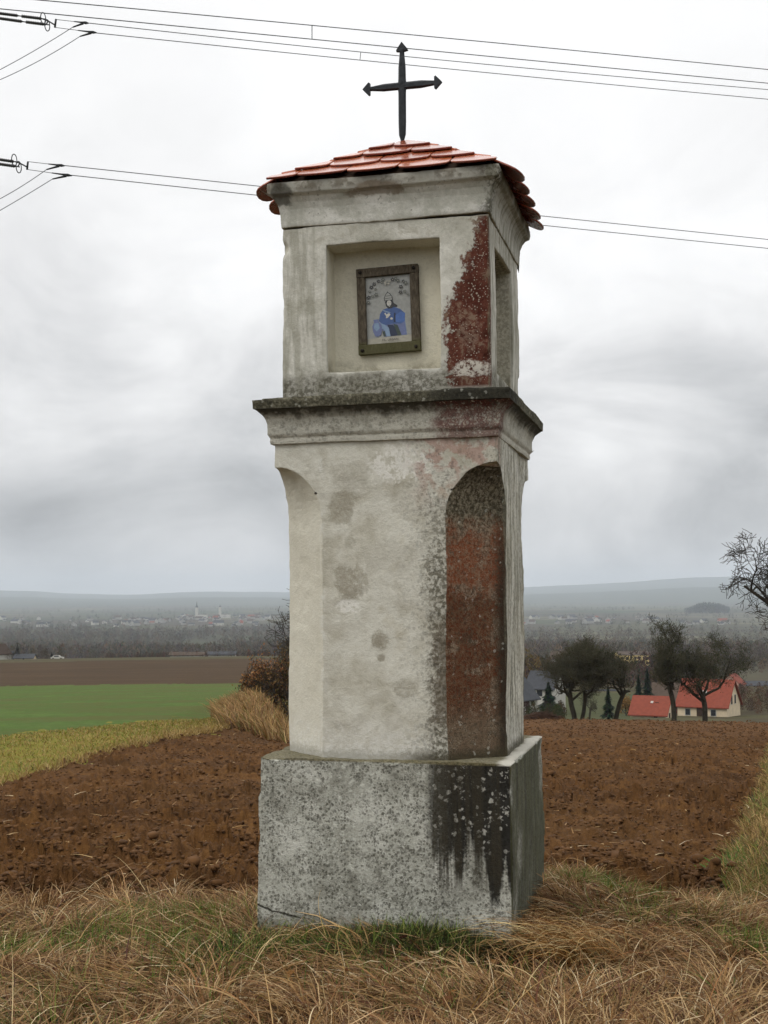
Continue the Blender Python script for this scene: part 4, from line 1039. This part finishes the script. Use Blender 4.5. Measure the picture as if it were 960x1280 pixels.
# big bare tree that reaches in at the right
tree('bare_tree', crest(1078, 46), dict(seed=71, trunk=3.8, limbs=5, counts=[9, 7, 8, 6, 4], lens=[5.2, 2.2, 1.05, .55, .34], crown=(5.3, 4.5, 2.6, 0, 0), r0=.34, minr=.010, wander=.30, up=.04), M['bark'], M['twig_grey'],
     label='leafless grey tree with curling branch tips beside the grassy bank', cat='tree')
# bare tree and brown-leaved bushes on the hedge bank behind the shrine
tree('hedge_tree', crest(392, 50), dict(seed=83, trunk=2.4, limbs=5, counts=[6, 7, 6, 5, 3], lens=[3.0, 1.7, .95, .55, .35], crown=(4.2, 1.75, 2.5, 0, 0), r0=.13, minr=.009, wander=.2), M['bark'], M['twig_grey'],
     label='bare grey hedge tree rising behind the shrine shaft', cat='tree')
BR = [(132, 88, 54), (152, 106, 66), (112, 76, 48), (164, 124, 82), (98, 72, 50)]
def bush(px, Y, seed, h, r, leaves, cols, label):
    return tree('hedge_bush', ground_at(px, Y), dict(seed=seed, trunk=.5, limbs=5, counts=[7, 6, 5, 4], lens=[h * .85, h * .45, h * .28, h * .2], crown=(h * .55, r, h * .62, 0, 0), r0=.05, minr=.007, wander=.2), M['bark'], M['twig_grey'], (leaves, .05, cols), label=label, cat='bush', group='brown-leaved bushes on the hedge bank')
bush(338, 44, 5, 1.7, .8, 2200, BR, 'rust-brown leafy bush on the bank left of the shrine')
bush(362, 47, 6, 2.9, .9, 1800, BR, 'taller brown bush tight against the shrine shaft')
bush(372, 43, 8, 2.6, 1.2, 3000, [(84, 70, 48), (104, 82, 52), (72, 60, 40)], 'dull brown bush mostly hidden behind the shrine plinth')
bush(318, 46, 9, 1.1, .7, 900, [(150, 116, 74), (124, 90, 56), (104, 66, 40)], 'low straw-coloured shrub in the tall bank grass')
# conifers among the farm buildings
def conifer(px, Y, h, r, seed, label, cols=((30, 44, 32), (24, 36, 28), (38, 52, 36))):
    root = empty('conifer', ground_at(px, Y), label=label, cat='tree', group='dark conifers beyond the field')
    mesh_obj('trunk', *tubes_np([((0, 0, -.5), (0, 0, h * .95), .18, .03)], 6), M['bark_far'], root)
    n = int(900 + h * 120); t = rng.random(n) ** .8; a = rng.uniform(0, 6.28, n); lay = .75 + .25 * np.sin(t * h * 5)
    rr = r * (1 - t) * lay * rng.uniform(.35, 1.05, n)
    b = np.stack([rr * np.cos(a), rr * np.sin(a), h * (.06 + .94 * t)], -1)
    d = np.stack([np.cos(a), np.sin(a), -rng.uniform(.1, .6, n)], -1); s = np.stack([-np.sin(a), np.cos(a), 0 * a], -1)
    sz = (.16 + .3 * (1 - t))[:, None] * (r / 1.6)
    V = np.stack([b - d * sz, b + s * sz * .4, b + d * sz, b - s * sz * .4], 1).reshape(-1, 3)
    mesh_obj('crown', V, np.arange(4 * n).reshape(n, 4), M['leafs'], root, cattr=np.repeat(palette(n, list(cols), [1, 1, 1], .2), 4, 0))
conifer(683, 185, 5.2, 2.2, 1, 'broad dark conifer beside the house with the grey gable')
conifer(806, 226, 7.6, 2.0, 2, 'tall dark conifer left of the red-roofed wing')
conifer(795, 228, 6.6, 1.7, 3, 'shorter dark conifer next to the tall one by the wing')
conifer(757, 175, 4.6, 1.3, 4, 'small dark conifer behind the slim field tree')
conifer(23, 432, 5.6, 1.9, 5, 'dusky conifer by the small white house on the far brow', ((58, 56, 56), (48, 48, 48), (66, 62, 60)))
tree('garden_tree', ground_at(733, 172), dict(seed=91, trunk=2.0, limbs=4, counts=[5, 6, 6, 4], lens=[2.0, 1.1, .7, .5], crown=(3.0, 1.5, 1.6, 0, 0), r0=.14, minr=.014), M['bark_far'], M['twig_olive'], label='small bare garden tree on the green slope beyond the lane', cat='tree')
tree('ochre_bush', ground_at(779, 214), dict(seed=93, trunk=.6, limbs=4, counts=[6, 6, 6, 4], lens=[2.0, 1.1, .8, .5], crown=(1.9, 1.5, 1.8, 0, 0), r0=.1, minr=.012), M['bark_far'], M['twig_olive'], (1600, .12, [(150, 112, 56), (128, 96, 50), (168, 130, 70)]), label='ochre-leaved bush at the left end of the red-roofed wing', cat='bush')
# ------------------------------------------------------------------ buildings
M['redroof'] = simple('red_roof_tiles', lin(120, 57, 40), .8, .12, 2)
M['greyroof'] = simple('grey_roof', lin(58, 60, 64), .8, .15, 1.5)
M['brownroof'] = simple('brown_roof', lin(74, 62, 52), .85, .15, 1.5)
M['render'] = simple('cream_render', lin(206, 190, 162), .9, .10, .9)
M['white'] = simple('white_render', lin(178, 176, 168), .9, .06, .8)
M['pink'] = simple('pink_render', lin(204, 164, 148), .9, .06, .8)
M['yellow'] = simple('yellow_render', lin(206, 182, 118), .9, .08, .3)
M['glass'] = simple('dark_panes', lin(40, 44, 50), .15, .1, 2, 0, .6)
M['timber'] = simple('dark_timber', lin(60, 46, 36), .8, .2, 3)
def house(name, loc, rot, L, W, hw, hr, wall, roof_m, windows=(), doors=(), skylights=(), chimney=None, over=.4, **kw):
    """long axis along x, front faces -y; windows: (side, along, z, width, height)"""
    r = empty(name, loc, rot, **kw)
    m = MB(); l, w = L / 2, W / 2
    m.add([(-l, -w, -2), (l, -w, -2), (l, w, -2), (-l, w, -2), (-l, -w, hw), (l, -w, hw), (l, w, hw), (-l, w, hw), (-l, 0, hw + hr), (l, 0, hw + hr)],
          [(0, 1, 5, 4), (2, 3, 7, 6), (1, 2, 6, 9, 5), (3, 0, 4, 8, 7), (3, 2, 1, 0)]); m.build('wall', wall, r)
    sl = hr / w; t = .18; ro = MB(); x0, x1 = -l - over, l + over; e = w + over
    for s in (-1, 1):
        a, b = (s * e, hw - sl * over), (0, hw + hr)
        ro.add([(x0, a[0], a[1] + .02), (x1, a[0], a[1] + .02), (x1, 0, b[1] + .02), (x0, 0, b[1] + .02), (x0, a[0], a[1] + t), (x1, a[0], a[1] + t), (x1, 0, b[1] + t), (x0, 0, b[1] + t)],
               [(0, 1, 2, 3), (4, 5, 6, 7), (0, 1, 5, 4), (1, 2, 6, 5), (3, 0, 4, 7)])
    ro = ro.build('roof', roof_m, r)
    def put(nm, side, u, z, ww, hh, mat):
        b = MB(); d = .06
        if side == 'f': b.box(u - ww / 2, u + ww / 2, -w - d, -w + .1, z, z + hh)
        elif side == 'r': b.box(l - .1, l + d, u - ww / 2, u + ww / 2, z, z + hh)
        else: b.box(-l - d, -l + .1, u - ww / 2, u + ww / 2, z, z + hh)
        return b.build(nm, mat, r)
    for q in windows:
        fo = put('window', *q, M['white']); s_, u, z, ww, hh = q
        b = MB(); d = .075
        if s_ == 'f': b.box(u - ww / 2 + .1, u + ww / 2 - .1, -w - d, -w, z + .1, z + hh - .1)
        elif s_ == 'r': b.box(l, l + d, u - ww / 2 + .1, u + ww / 2 - .1, z + .1, z + hh - .1)
        else: b.box(-l - d, -l, u - ww / 2 + .1, u + ww / 2 - .1, z + .1, z + hh - .1)
        b.build('pane', M['glass'], fo)
    for q in doors: put('door', *q, M['timber'])
    for u, f, ww, hh in skylights:
        y0 = -w * (1 - f); z0 = hw + hr * f + t; n = Vector((0, -sl, 1)).normalized() * -1; dv = Vector((0, w, hr)).normalized()
        p = Vector((u, y0, z0)); nn_ = Vector((0, -hr, w)).normalized(); A = [p + nn_ * .08 + Vector((ww / 2 * a, 0, 0)) + dv * hh / 2 * b for a, b in ((-1, -1), (1, -1), (1, 1), (-1, 1))]
        B = [q - nn_ * .2 for q in A]; s_ = MB().add(A + B, [(0, 1, 2, 3), (0, 1, 5, 4), (1, 2, 6, 5), (2, 3, 7, 6), (3, 0, 4, 7)]).build('skylight', M['white'], ro)
    if chimney: u, v, ch = chimney; MB().box(u - .3, u + .3, v - .3, v + .3, hw, hw + hr + ch).build('chimney', M['timber'], ro)
    return r
g0 = ground_at(882, 218)
house('farmhouse', (g0.x, g0.y, at(893, 899, 214).z), R(-30), 8.3, 8.4, 2.2, 4.0, M['render'], M['redroof'],
      windows=[('r', -1.3, 2.3, 1.0, 1.6), ('r', .9, 2.3, 1.0, 1.6), ('f', 1.9, .5, 1.0, 1.2), ('f', -2.4, .5, 1.0, 1.2)], doors=[('f', -.4, 0, 1.0, 1.9)], skylights=[(-.2, .42, 1.0, 1.3)],
      label='cream farmhouse with steep red roof and skylight below the field', cat='house')
g0 = ground_at(812, 204)
house('farm_wing', (g0.x, g0.y, at(820, 902, 200).z), R(-26), 5.6, 5.8, 1.0, 2.5, M['render'], M['redroof'], windows=[('f', 1.2, .1, .8, .7)], doors=[('r', -.6, -.4, .9, 1.5)], skylights=[(.2, .62, .4, .4)], chimney=(1.0, -.9, -.75), over=.35,
      label='low red-roofed wing in front of the farmhouse, half hidden by trees', cat='house')
g0 = ground_at(832, 236)
house('barn', (g0.x, g0.y, at(825, 893, 236).z), R(-12), 5.2, 7, 2.6, 3.0, M['timber'], M['brownroof'], doors=[('f', 0, 0, 2.4, 2.4)], label='brown-roofed barn behind the farmhouse and the conifers', cat='barn')
g0 = ground_at(652, 196)
house('gabled_house', (g0.x - 1.6, g0.y, at(660, 890, 196).z), R(52), 6, 5.0, 2.2, 2.8, M['white'], M['greyroof'], windows=[('f', 1.4, .9, 1, 1.3), ('f', -1.2, .9, 1, 1.3), ('r', 0, 2.6, 1.0, 1.2)], doors=[('f', .1, 0, 1.0, 2.0)],
      label='white house with steep grey roof showing right of the shrine', cat='house')
g0 = ground_at(680, 224)
house('grey_house', (g0.x, g0.y, at(682, 876, 224).z), R(-30), 5, 5.5, 2.4, 2.6, M['white'], M['greyroof'], windows=[('f', 0, .9, 1.2, 1.2)], doors=[('f', 1.6, 0, .9, 1.9)], label='grey-roofed house behind the broad conifer', cat='house')
g0 = ground_at(744, 338)
house('pale_house', (g0.x, g0.y, at(744, 876, 338).z), R(10), 9, 5, 1.2, 1.6, M['white'], M['greyroof'], windows=[('f', -2, .2, 1.0, .9), ('f', 2, .2, 1.0, .9)], doors=[('f', 0, 0, .9, 1.1)], label='low pale house at the top of the green slope', cat='house')
g0 = ground_at(912, 420)
house('pink_house', (g0.x, g0.y, at(912, 866, 420).z), R(60), 7, 6.5, 3.0, 3.0, M['pink'], M['redroof'], windows=[('r', -1.4, 1, 1, 1.3), ('r', 1.4, 1, 1, 1.3), ('f', 0, 1, 1, 1.3)], label='pink gabled house beyond the wide-crowned tree', cat='house')
for dx_, lw, lb in ((24, 9, 'white-walled shed right of the pink gabled house'), (46, 13, 'long low grey-roofed shed at the foot of the wood')):
    p_ = at(912 + dx_, 862, 440); house('shed', p_, R(4), lw, 6, 1.6, 1.2, M['white'], M['greyroof'], windows=[('f', -1.5, .4, 1.2, .8), ('f', 1.5, .4, 1.2, .8)], label=lb, cat='shed')
p_ = at(790, 830, 900); house('apartment_block', p_, R(6), 22, 10, 6.5, 2.2, M['yellow'], M['brownroof'], windows=[('f', u, z, 1.4, 1.5) for u in (-8, -5, -2, 1, 4, 7) for z in (.8, 3.8)], label='long yellow block showing between the field trees', cat='building')
p_ = at(700, 832, 700); house('far_house', p_, R(-20), 9, 8, 4, 3.5, M['white'], M['brownroof'], label='white house behind the crown of the double-trunked tree', cat='house')
# the brow on the left
p_ = ground_at(-4, 428); house('white_house', p_, R(62), 8, 6, 2.4, 3.0, M['white'], M['timber'], windows=[('r', 0, .6, 1, 1)], label='small white house with dark roof on the far brow', cat='house')
p_ = ground_at(33, 430); house('low_shed', p_, R(2), 6.2, 5, .8, 1.2, M['render'], M['greyroof'], doors=[('f', 0, 0, .6, .7)], label='low grey-roofed shed on the far brow beside the parked car', cat='shed')
p_ = ground_at(13, 432); house('white_hut', p_, R(8), 2.2, 2.2, 2.3, .7, M['white'], M['greyroof'], label='narrow white hut between the house and the conifer', cat='hut')
p_ = at(255, 823, 300)
for q, (px_q, lq) in enumerate(((235, 9.5), (278, 7.5))):
    house('farm_shed', ground_at(px_q, 436), R(3), lq * 1.2, 6, .9, .8, M['white'], M['greyroof'] if q else M['brownroof'], label=('long pale brown-roofed shed behind the bare brown field' if not q else 'long pale grey-roofed shed behind the bare brown field'), cat='shed')
# a car on the brow
cr = empty('parked_car', ground_at(73, 430), R(4), label='light grey car parked beyond the bare brown field', cat='car')
MB().add(*(lambda P_: ([(x, y, z) for y in (-.8, .8) for x, z in P_], [tuple(range(8)), tuple(range(15, 7, -1))] + [(i, i + 8, (i + 1) % 8 + 8, (i + 1) % 8) for i in range(8)]))([(-2.1, .3), (2.1, .3), (2.1, .75), (1.1, .9), (.6, 1.4), (-1.1, 1.4), (-1.7, .9), (-2.1, .8)])).build('body', M['white'], cr)
for s_ in (-1, 1):
    MB().box(-1.0, .55, s_ * .81 - .01, s_ * .81 + .01, .95, 1.32).build('window', M['glass'], cr)
    for x_ in (-1.3, 1.3): MB().tube([(x_, s_ * .62, .3), (x_, s_ * .84, .3)], .32, 12).build('wheel', M['timber'], cr)
conifer(66, 436, 2.6, 1.1, 7, 'tiny dark conifer behind the parked car', ((30, 34, 34), (26, 30, 30), (36, 40, 38)))
# heap of brown brush at the field edge
n = 900; a = rng.uniform(0, 6.28, n); rr = rng.random(n) ** .5; X = rr * np.cos(a) * 1.7; Y = rr * np.sin(a) * .7; Z = .62 * (1 - rr ** 2) * rng.random(n) + .02
hp = [((x - .3, y, z), (x + rng.uniform(.1, .5), y + rng.normal(0, .2), z + rng.normal(0, .1)), .025, .015) for x, y, z in zip(X, Y, Z)]
o = mesh_obj('brush_heap', *tubes_np(hp, 3), simple('brown_brush', lin(74, 52, 38), .95, .3, 2)); o.location = ground_at(674, 106)
tag(o, 'low brown heap of brushwood at the field edge by the shrine', 'heap')

# ------------------------------------------------------------------ woods, hedges and the town in the plain
def wood(name, pts, hgt, tris, size, cols, label, up=.62):
    X, Y = pts; n = len(X); k = tris
    h = hgt[:, None]; u = rng.random((n, k)); ph = rng.uniform(0, 6.28, (n, k)); rr = np.sqrt(rng.random((n, k))) * .34 * h * np.sin(np.clip(u * .86 + .12, 0, 1) * pi) ** .7
    b = np.stack([X[:, None] + rr * np.cos(ph), Y[:, None] + rr * np.sin(ph), height(X, Y)[:, None] + h * (.10 + .9 * u)], -1).reshape(-1, 3)
    m = len(b); d = rng.normal(0, 1, (m, 3)); d[:, 2] = np.abs(d[:, 2]) + up; d /= np.linalg.norm(d, axis=1, keepdims=True); e = np.cross(d, rng.normal(0, 1, (m, 3))); e /= np.linalg.norm(e, axis=1, keepdims=True)
    s = (np.repeat(hgt, k) * size * rng.uniform(.6, 1.4, m))[:, None]
    V = np.stack([b - d * s * .6, b + e * s * .35, b + d * s], 1).reshape(-1, 3)
    C = np.repeat(np.repeat(palette(n, cols, [1] * len(cols), .18), k, 0), 3, 0)
    return tag(mesh_obj(name, V, np.arange(3 * m).reshape(m, 3), M['leafs'], cattr=C), label, 'wood', kind='stuff')
BARE = [(74, 66, 54), (64, 58, 50), (82, 70, 58), (62, 60, 46), (92, 78, 62)]
def zone(n, px0, px1, d0, d1, dens=None):
    p = rng.uniform(px0, px1, n); Y = np.exp(rng.uniform(np.log(d0), np.log(d1), n)); X = (p - 480) / F * Y
    if dens is not None: ok = dens(X, Y, p); X, Y = X[ok], Y[ok]
    return X, Y
X, Y = zone(6500, -250, 520, 1100, 2900, lambda X, Y, p: fbm(X / 260, Y / 420, o=3) > -.5); wood('far_wood', (X, Y), rng.uniform(11, 20, len(X)), 34, .13, BARE, 'grey-brown leafless wood across the plain left of the shrine')
X, Y = zone(3600, 560, 1250, 900, 2700, lambda X, Y, p: fbm(X / 200 + 5, Y / 330, o=3) > -.4); wood('far_wood', (X, Y), rng.uniform(10, 18, len(X)), 34, .13, BARE, 'grey leafless wood across the plain right of the shrine')
X, Y = zone(1500, 560, 1250, 330, 900, lambda X, Y, p: (fbm(X / 60, Y / 90 + 2, o=3) > -.2) & ~((p > 770) & (p < 815) & (Y > 550)) & ~((p > 890) & (p < 985) & (Y < 500))); wood('thicket', (X, Y), rng.uniform(5, 11, len(X)), 120, .085, [(62, 54, 44), (54, 50, 40), (72, 60, 46), (48, 52, 38), (92, 74, 50)], 'brown thicket of bare trees on the slope behind the farmhouse')
X, Y = zone(60, 652, 700, 150, 186); wood('shrubs', (X, Y), rng.uniform(.8, 2.6, len(X)), 260, .07, [(48, 50, 36), (40, 44, 32), (62, 52, 38), (54, 58, 36)], 'dark shrubs in front of the house with the grey gable')
X, Y = zone(420, 690, 960, 215, 330, lambda X, Y, p: ((p < 700) | (p > 905)) & (fbm(X / 12, Y / 25) > -.3)); wood('thicket', (X, Y), rng.uniform(1.5, 3.4, len(X)), 140, .08, [(76, 60, 48), (64, 54, 42), (86, 66, 54)], 'low brown scrub beside the farmhouse gable')
X, Y = zone(520, 130, 420, 425, 470); wood('hedge', (X, Y), rng.uniform(.8, 2.3, len(X)), 90, .09, [(78, 58, 50), (62, 56, 48), (92, 62, 52), (54, 54, 46)], 'low reddish-brown hedge behind the bare brown field')
X, Y = zone(170, -250, 130, 425, 480, lambda X, Y, p: fbm(X / 8, Y / 30) > .0); wood('thicket', (X, Y), rng.uniform(2, 6.5, len(X)), 110, .085, BARE, 'thin bare scrub around the houses on the far brow')
# tree lines and copses out in the plain
X, Y = zone(6000, -350, 1300, 2900, 9000, lambda X, Y, p: fbm(X / 900 + 2, Y / 260 + 7, o=3) > .08); wood('far_copses', (X, Y), rng.uniform(10, 17, len(X)), 18, .2, [(58, 62, 48), (66, 64, 52), (50, 56, 44)], 'hazy lines of trees far out in the plain')
pq = 882 + rng.uniform(-1, 1, 500) * 28; Y = rng.uniform(5200, 6000, 500); X = (pq - 480) / F * Y; wood('far_copses', (X, Y), 10 + 24 * np.exp(-((pq - 884) / 22) ** 4) * rng.uniform(.6, 1, 500), 18, .2, [(50, 56, 44), (44, 50, 40)], 'rounded dark wood far out behind the right-hand village')
hm = []
M['village'] = simple('village_render', lin(150, 149, 144), .9, .1, .1)
for wl, rf in (('village', 'redroof'), ('village', 'greyroof'), ('village', 'brownroof'), ('white', 'greyroof')):
    m = MB(); l, w = 6, 4.5
    m.add([(-l, -w, -2), (l, -w, -2), (l, w, -2), (-l, w, -2), (-l, -w, 4.6), (l, -w, 4.6), (l, w, 4.6), (-l, w, 4.6), (-l, 0, 8.4), (l, 0, 8.4)], [(0, 1, 5, 4), (2, 3, 7, 6), (1, 2, 6, 9, 5), (3, 0, 4, 8, 7)])
    m.add([(-l - .4, -w - .5, 4.3), (l + .4, -w - .5, 4.3), (l + .4, 0, 8.6), (-l - .4, 0, 8.6), (-l - .4, w + .5, 4.3), (l + .4, w + .5, 4.3)], [(0, 1, 2, 3), (3, 2, 5, 4)])
    o = m.build('village_house', M[wl]); o.data.materials.append(M[rf]); o.data.polygons[4].material_index = 1; o.data.polygons[5].material_index = 1
    hm.append(o)
def town(n, px0, px1, d0, d1, label, group, spread=None):
    for i in range(n):
        o = hm[random.choice((0, 1, 1, 1, 2, 2, 3, 3))].copy(); col.objects.link(o)
        p = random.uniform(px0, px1) if spread is None else random.gauss(*spread); Y = random.uniform(d0, d1); q = ground_at(p, Y)
        o.location = q; o.rotation_euler = (0, 0, random.uniform(0, pi)); s = random.uniform(.8, 1.9); o.scale = (s * random.uniform(.8, 1.6), s, s * .9)
        tag(o, label, 'house', group)
town(70, 0, 330, 3300, 4600, 'tiny pale house in the hazy town left of the shrine', 'houses of the hazy town left of the shrine')
town(30, 215, 335, 4300, 5200, 'tiny pale house clustered round the two distant church towers', 'houses round the distant church towers')
town(34, 655, 820, 3300, 4300, 'tiny pale house in the hazy village right of the shrine', 'houses of the hazy village right of the shrine')
town(10, 845, 915, 3200, 3700, 'tiny pale house of the hamlet beyond the wide-crowned tree', 'houses of the far hamlet on the right')
for o in hm: bpy.data.objects.remove(o)
def church(px, Y, h, w, sp, label):
    r = empty('church_tower', ground_at(px, Y), R(12), label=label, cat='church tower')
    MB().box(-w, w, -w, w, -2, h).build('tower', M['white'], r)
    MB().add([(-w, -w, h), (w, -w, h), (w, w, h), (-w, w, h), (-w * .35, -w * .35, h + sp * .35), (w * .35, -w * .35, h + sp * .35), (w * .35, w * .35, h + sp * .35), (-w * .35, w * .35, h + sp * .35), (0, 0, h + sp)],
             [(0, 1, 5, 4), (1, 2, 6, 5), (2, 3, 7, 6), (3, 0, 4, 7), (4, 5, 8), (5, 6, 8), (6, 7, 8), (7, 4, 8)]).build('spire', M['greyroof'], r)
    MB().box(w, w + 34, -w * 1.4, w * 1.4, -2, h * .32).build('nave', M['white'], r)
church(246, 4700, 40, 5.0, 24, 'distant church tower with dark pointed spire in the hazy town')
church(275, 4750, 42, 4.6, 9, 'distant blunt white tower right of the spired church')
# ------------------------------------------------------------------ power line overhead
M['wire'] = simple('dull_conductor', lin(84, 86, 90), .6, .1, 1, 0, .3, .3)
M['steel'] = simple('dark_fittings', lin(40, 42, 44), .6, .15, 3, 0, .3, .2)
M['porcelain'] = simple('dark_porcelain', lin(36, 34, 34), .45, .15, 5, 0, .4)
def wy(px): return 40 + px / 960 * 12                      # the line recedes to the right
def wire_pts(pix, x0, x1, n=46, deg=2):
    c = np.polyfit([p[0] for p in pix], [p[1] for p in pix], deg)
    return [at(x, float(np.polyval(c, x)), wy(x)) for x in np.linspace(x0, x1, n)]
UP = [(50, 0), (390, 32), (700, 61), (960, 87)]; UP2 = [(0, 11), (390, 49), (700, 79), (960, 104)]
W3 = [(108, 28.5), (450, 65), (700, 89), (960, 112)]; W4 = [(118, 41), (450, 75), (700, 99.8), (960, 124)]
LA = [(78, 207), (325, 232), (680, 271), (960, 299)]; LB = [(88, 219.5), (325, 243), (680, 283), (960, 310)]
def wire(pix, x0, x1, r, label): tag(MB().tube(wire_pts(pix, x0, x1), r, 6).build('power_line', M['wire'], smooth=True), label, 'power line', 'overhead power line wires')
wire(UP, -420, 1500, .017, 'topmost overhead wire passing above the iron cross'); wire(UP2, -420, 1500, .017, 'second overhead wire, tied to the topmost by a spacer')
wire(W3, 108, 1500, .014, 'upper wire of the pair ending in clamps high on the insulators'); wire(W4, 118, 1500, .014, 'lower wire of the pair passing behind the arms of the cross')
wire(LA, 78, 1500, .014, 'upper wire of the pair running behind the tiled roof'); wire(LB, 88, 1500, .014, 'lowest overhead wire, running behind the tiled roof')
def yv(pix, x): return float(np.polyval(np.polyfit([p[0] for p in pix], [p[1] for p in pix], 2), x))
tag(MB().tube([at(390, yv(UP, 390), wy(390)), at(390, yv(UP2, 390), wy(390))], .016, 6).build('wire_spacer', M['steel']), 'short spacer bar between the two topmost wires', 'spacer')
tag(MB().tube([at(451, yv(W3, 451), wy(451)), at(450, yv(W4, 450), wy(450))], .012, 6).build('wire_spacer', M['steel']), 'short spacer bar between the wires left of the cross', 'spacer')
def ring3(c, rx, rz, depth=.0, tube=.014, n=20):
    pts = [c + Vector((rx * cos(2 * pi * i / n), .16 * sin(2 * pi * i / n) * 0 + .10 * cos(2 * pi * i / n), rz * sin(2 * pi * i / n))) for i in range(n + 1)]
    return MB().tube(pts, tube, 6, False)
def insulator(rods, rings, yoke, links, clamps, label):
    Y0 = 40; r = empty('insulator_string', at(yoke[0][0], yoke[0][1], Y0), label=label, cat='insulator', group='insulator strings of the power line')
    inv = Matrix.Translation(-r.location)
    def b(m, nm, mt, parent=r, smooth=True):
        o = m.build(nm, mt, parent, smooth); o.data.transform(inv); return o
    for i, (a, c) in enumerate(rods):
        A, B = at(*a, Y0 + (-.25 if i else 0)), at(*c, Y0 + (-.25 if i else 0)); n = int((B - A).length / .035); pts, rr = [], []
        for q in range(n + 1): pts.append(A.lerp(B, q / n)); rr.append(.058 if q % 2 else .036)
        rr[0] = rr[-1] = .02; b(MB().tube(pts, rr, 8), 'insulator_rod', M['porcelain'])
        b(MB().tube([B, B + (B - A).normalized() * .12], .018, 6), 'end_fitting', M['steel'])
    for i, c in enumerate(rings): b(ring3(at(*c, Y0 - .25 * i), .055, .185, tube=.016), 'arcing_ring', M['steel'])
    for a, c in links: b(MB().tube([at(*a, Y0 - .12), at(*c, Y0 - .1)], .022, 6), 'link', M['steel'])
    b(MB().tube([at(*yoke[0], Y0 - .1), at(*yoke[1], Y0 - .1)], .035, 6), 'yoke', M['steel'])
    for (y0, head, tail) in clamps:
        b(MB().tube([at(*y0, Y0 - .1), at(*head, wy(head[0]))], .010, 5), 'strain_rod', M['steel'])
        v = Vector(head) - Vector(y0); st = Vector(y0) + v * .55
        b(MB().tube([at(st[0], st[1], wy(head[0])), at((st[0] + head[0]) / 2, (st[1] + head[1]) / 2, wy(head[0])), at(*(Vector(head) * .8 + st * .2), wy(head[0])), at(*head, wy(head[0]))], [.018, .03, .052, .018], 8), 'strain_clamp', M['steel'])
        b(MB().tube([at(head[0] - 7, head[1] + .3, wy(head[0])), at(*tail, wy(head[0]) - .1)], [.04, .022], 8), 'clamp_tail', M['steel'])
insulator([((-95, 4.5), (23, 19.7)), ((-95, 9.5), (28.4, 27)), ((26.5, 20.2), (52.5, 23.3)), ((32, 27.5), (57.6, 30.6))], [(54, 22.8), (59, 31.6)], ((70, 24), (68.6, 34.3)), [((53, 23.5), (60, 26)), ((58, 30.5), (60, 26)), ((60, 26), (69, 31.5))],
          [((70, 24.3), (111, 29), (91, 34)), ((68.6, 34.2), (121, 41), (100, 45.5))], 'dark double insulator string holding the pair that passes the cross')
insulator([((-110, 184), (17.5, 202)), ((-110, 189.5), (20, 208))], [(17.8, 199.9), (23.4, 208.9)], ((35, 202), (33.8, 212)), [((18.5, 202), (25, 204)), ((22, 208.5), (25, 204)), ((25, 204), (34.2, 209))],
          [((35, 202), (81, 207.3), (58, 212)), ((33.8, 211.8), (90, 219.7), (65.5, 223.8))], 'dark double insulator string holding the pair behind the roof')
def jumper(pix, label):
    c = np.polyfit([p[0] for p in pix], [p[1] for p in pix], 2)
    tag(MB().tube([at(x, float(np.polyval(c, x)), 39.9 - .2 * (pix[0][0] - x) / 90) for x in np.linspace(pix[0][0], -110, 26)], .011, 6).build('jumper_wire', M['wire'], smooth=True), label, 'power line', 'slack jumper wires of the power line')
jumper([(91, 34), (60, 53), (30, 71), (0, 87)], 'slack jumper wire dropping from the upper clamp of the cross pair')
jumper([(100, 45.5), (60, 69.5), (30, 86), (0, 99.5)], 'slack jumper wire dropping from the lower clamp of the cross pair')
jumper([(58, 212), (30, 231), (0, 248.5)], 'slack jumper wire dropping from the upper clamp of the roof pair')
jumper([(65.5, 223.8), (30, 245.5), (0, 263)], 'slack jumper wire dropping from the lower clamp of the roof pair')

# ------------------------------------------------------------------ haze over the plain
m = bpy.data.materials.new('haze_air'); m.use_nodes = True; g = G(m.node_tree)
pv = g.t.nodes.new('ShaderNodeVolumePrincipled'); pv.inputs['Color'].default_value = (.79, .86, .95, 1); pv.inputs['Density'].default_value = 7.6e-5; pv.inputs['Anisotropy'].default_value = 0.0
o_ = g.t.nodes.new('ShaderNodeOutputMaterial'); g.t.links.new(pv.outputs[0], o_.inputs['Volume'])
zmin = float(VV[:, 2].min()) - 1; zmax = float(VV[:, 2].max()) + 15
hb = MB().box(-24600, 24600, -24600, 24600, zmin, zmax).build('haze', m)
tag(hb, 'pale grey haze over the plain and hills', 'haze', kind='stuff')
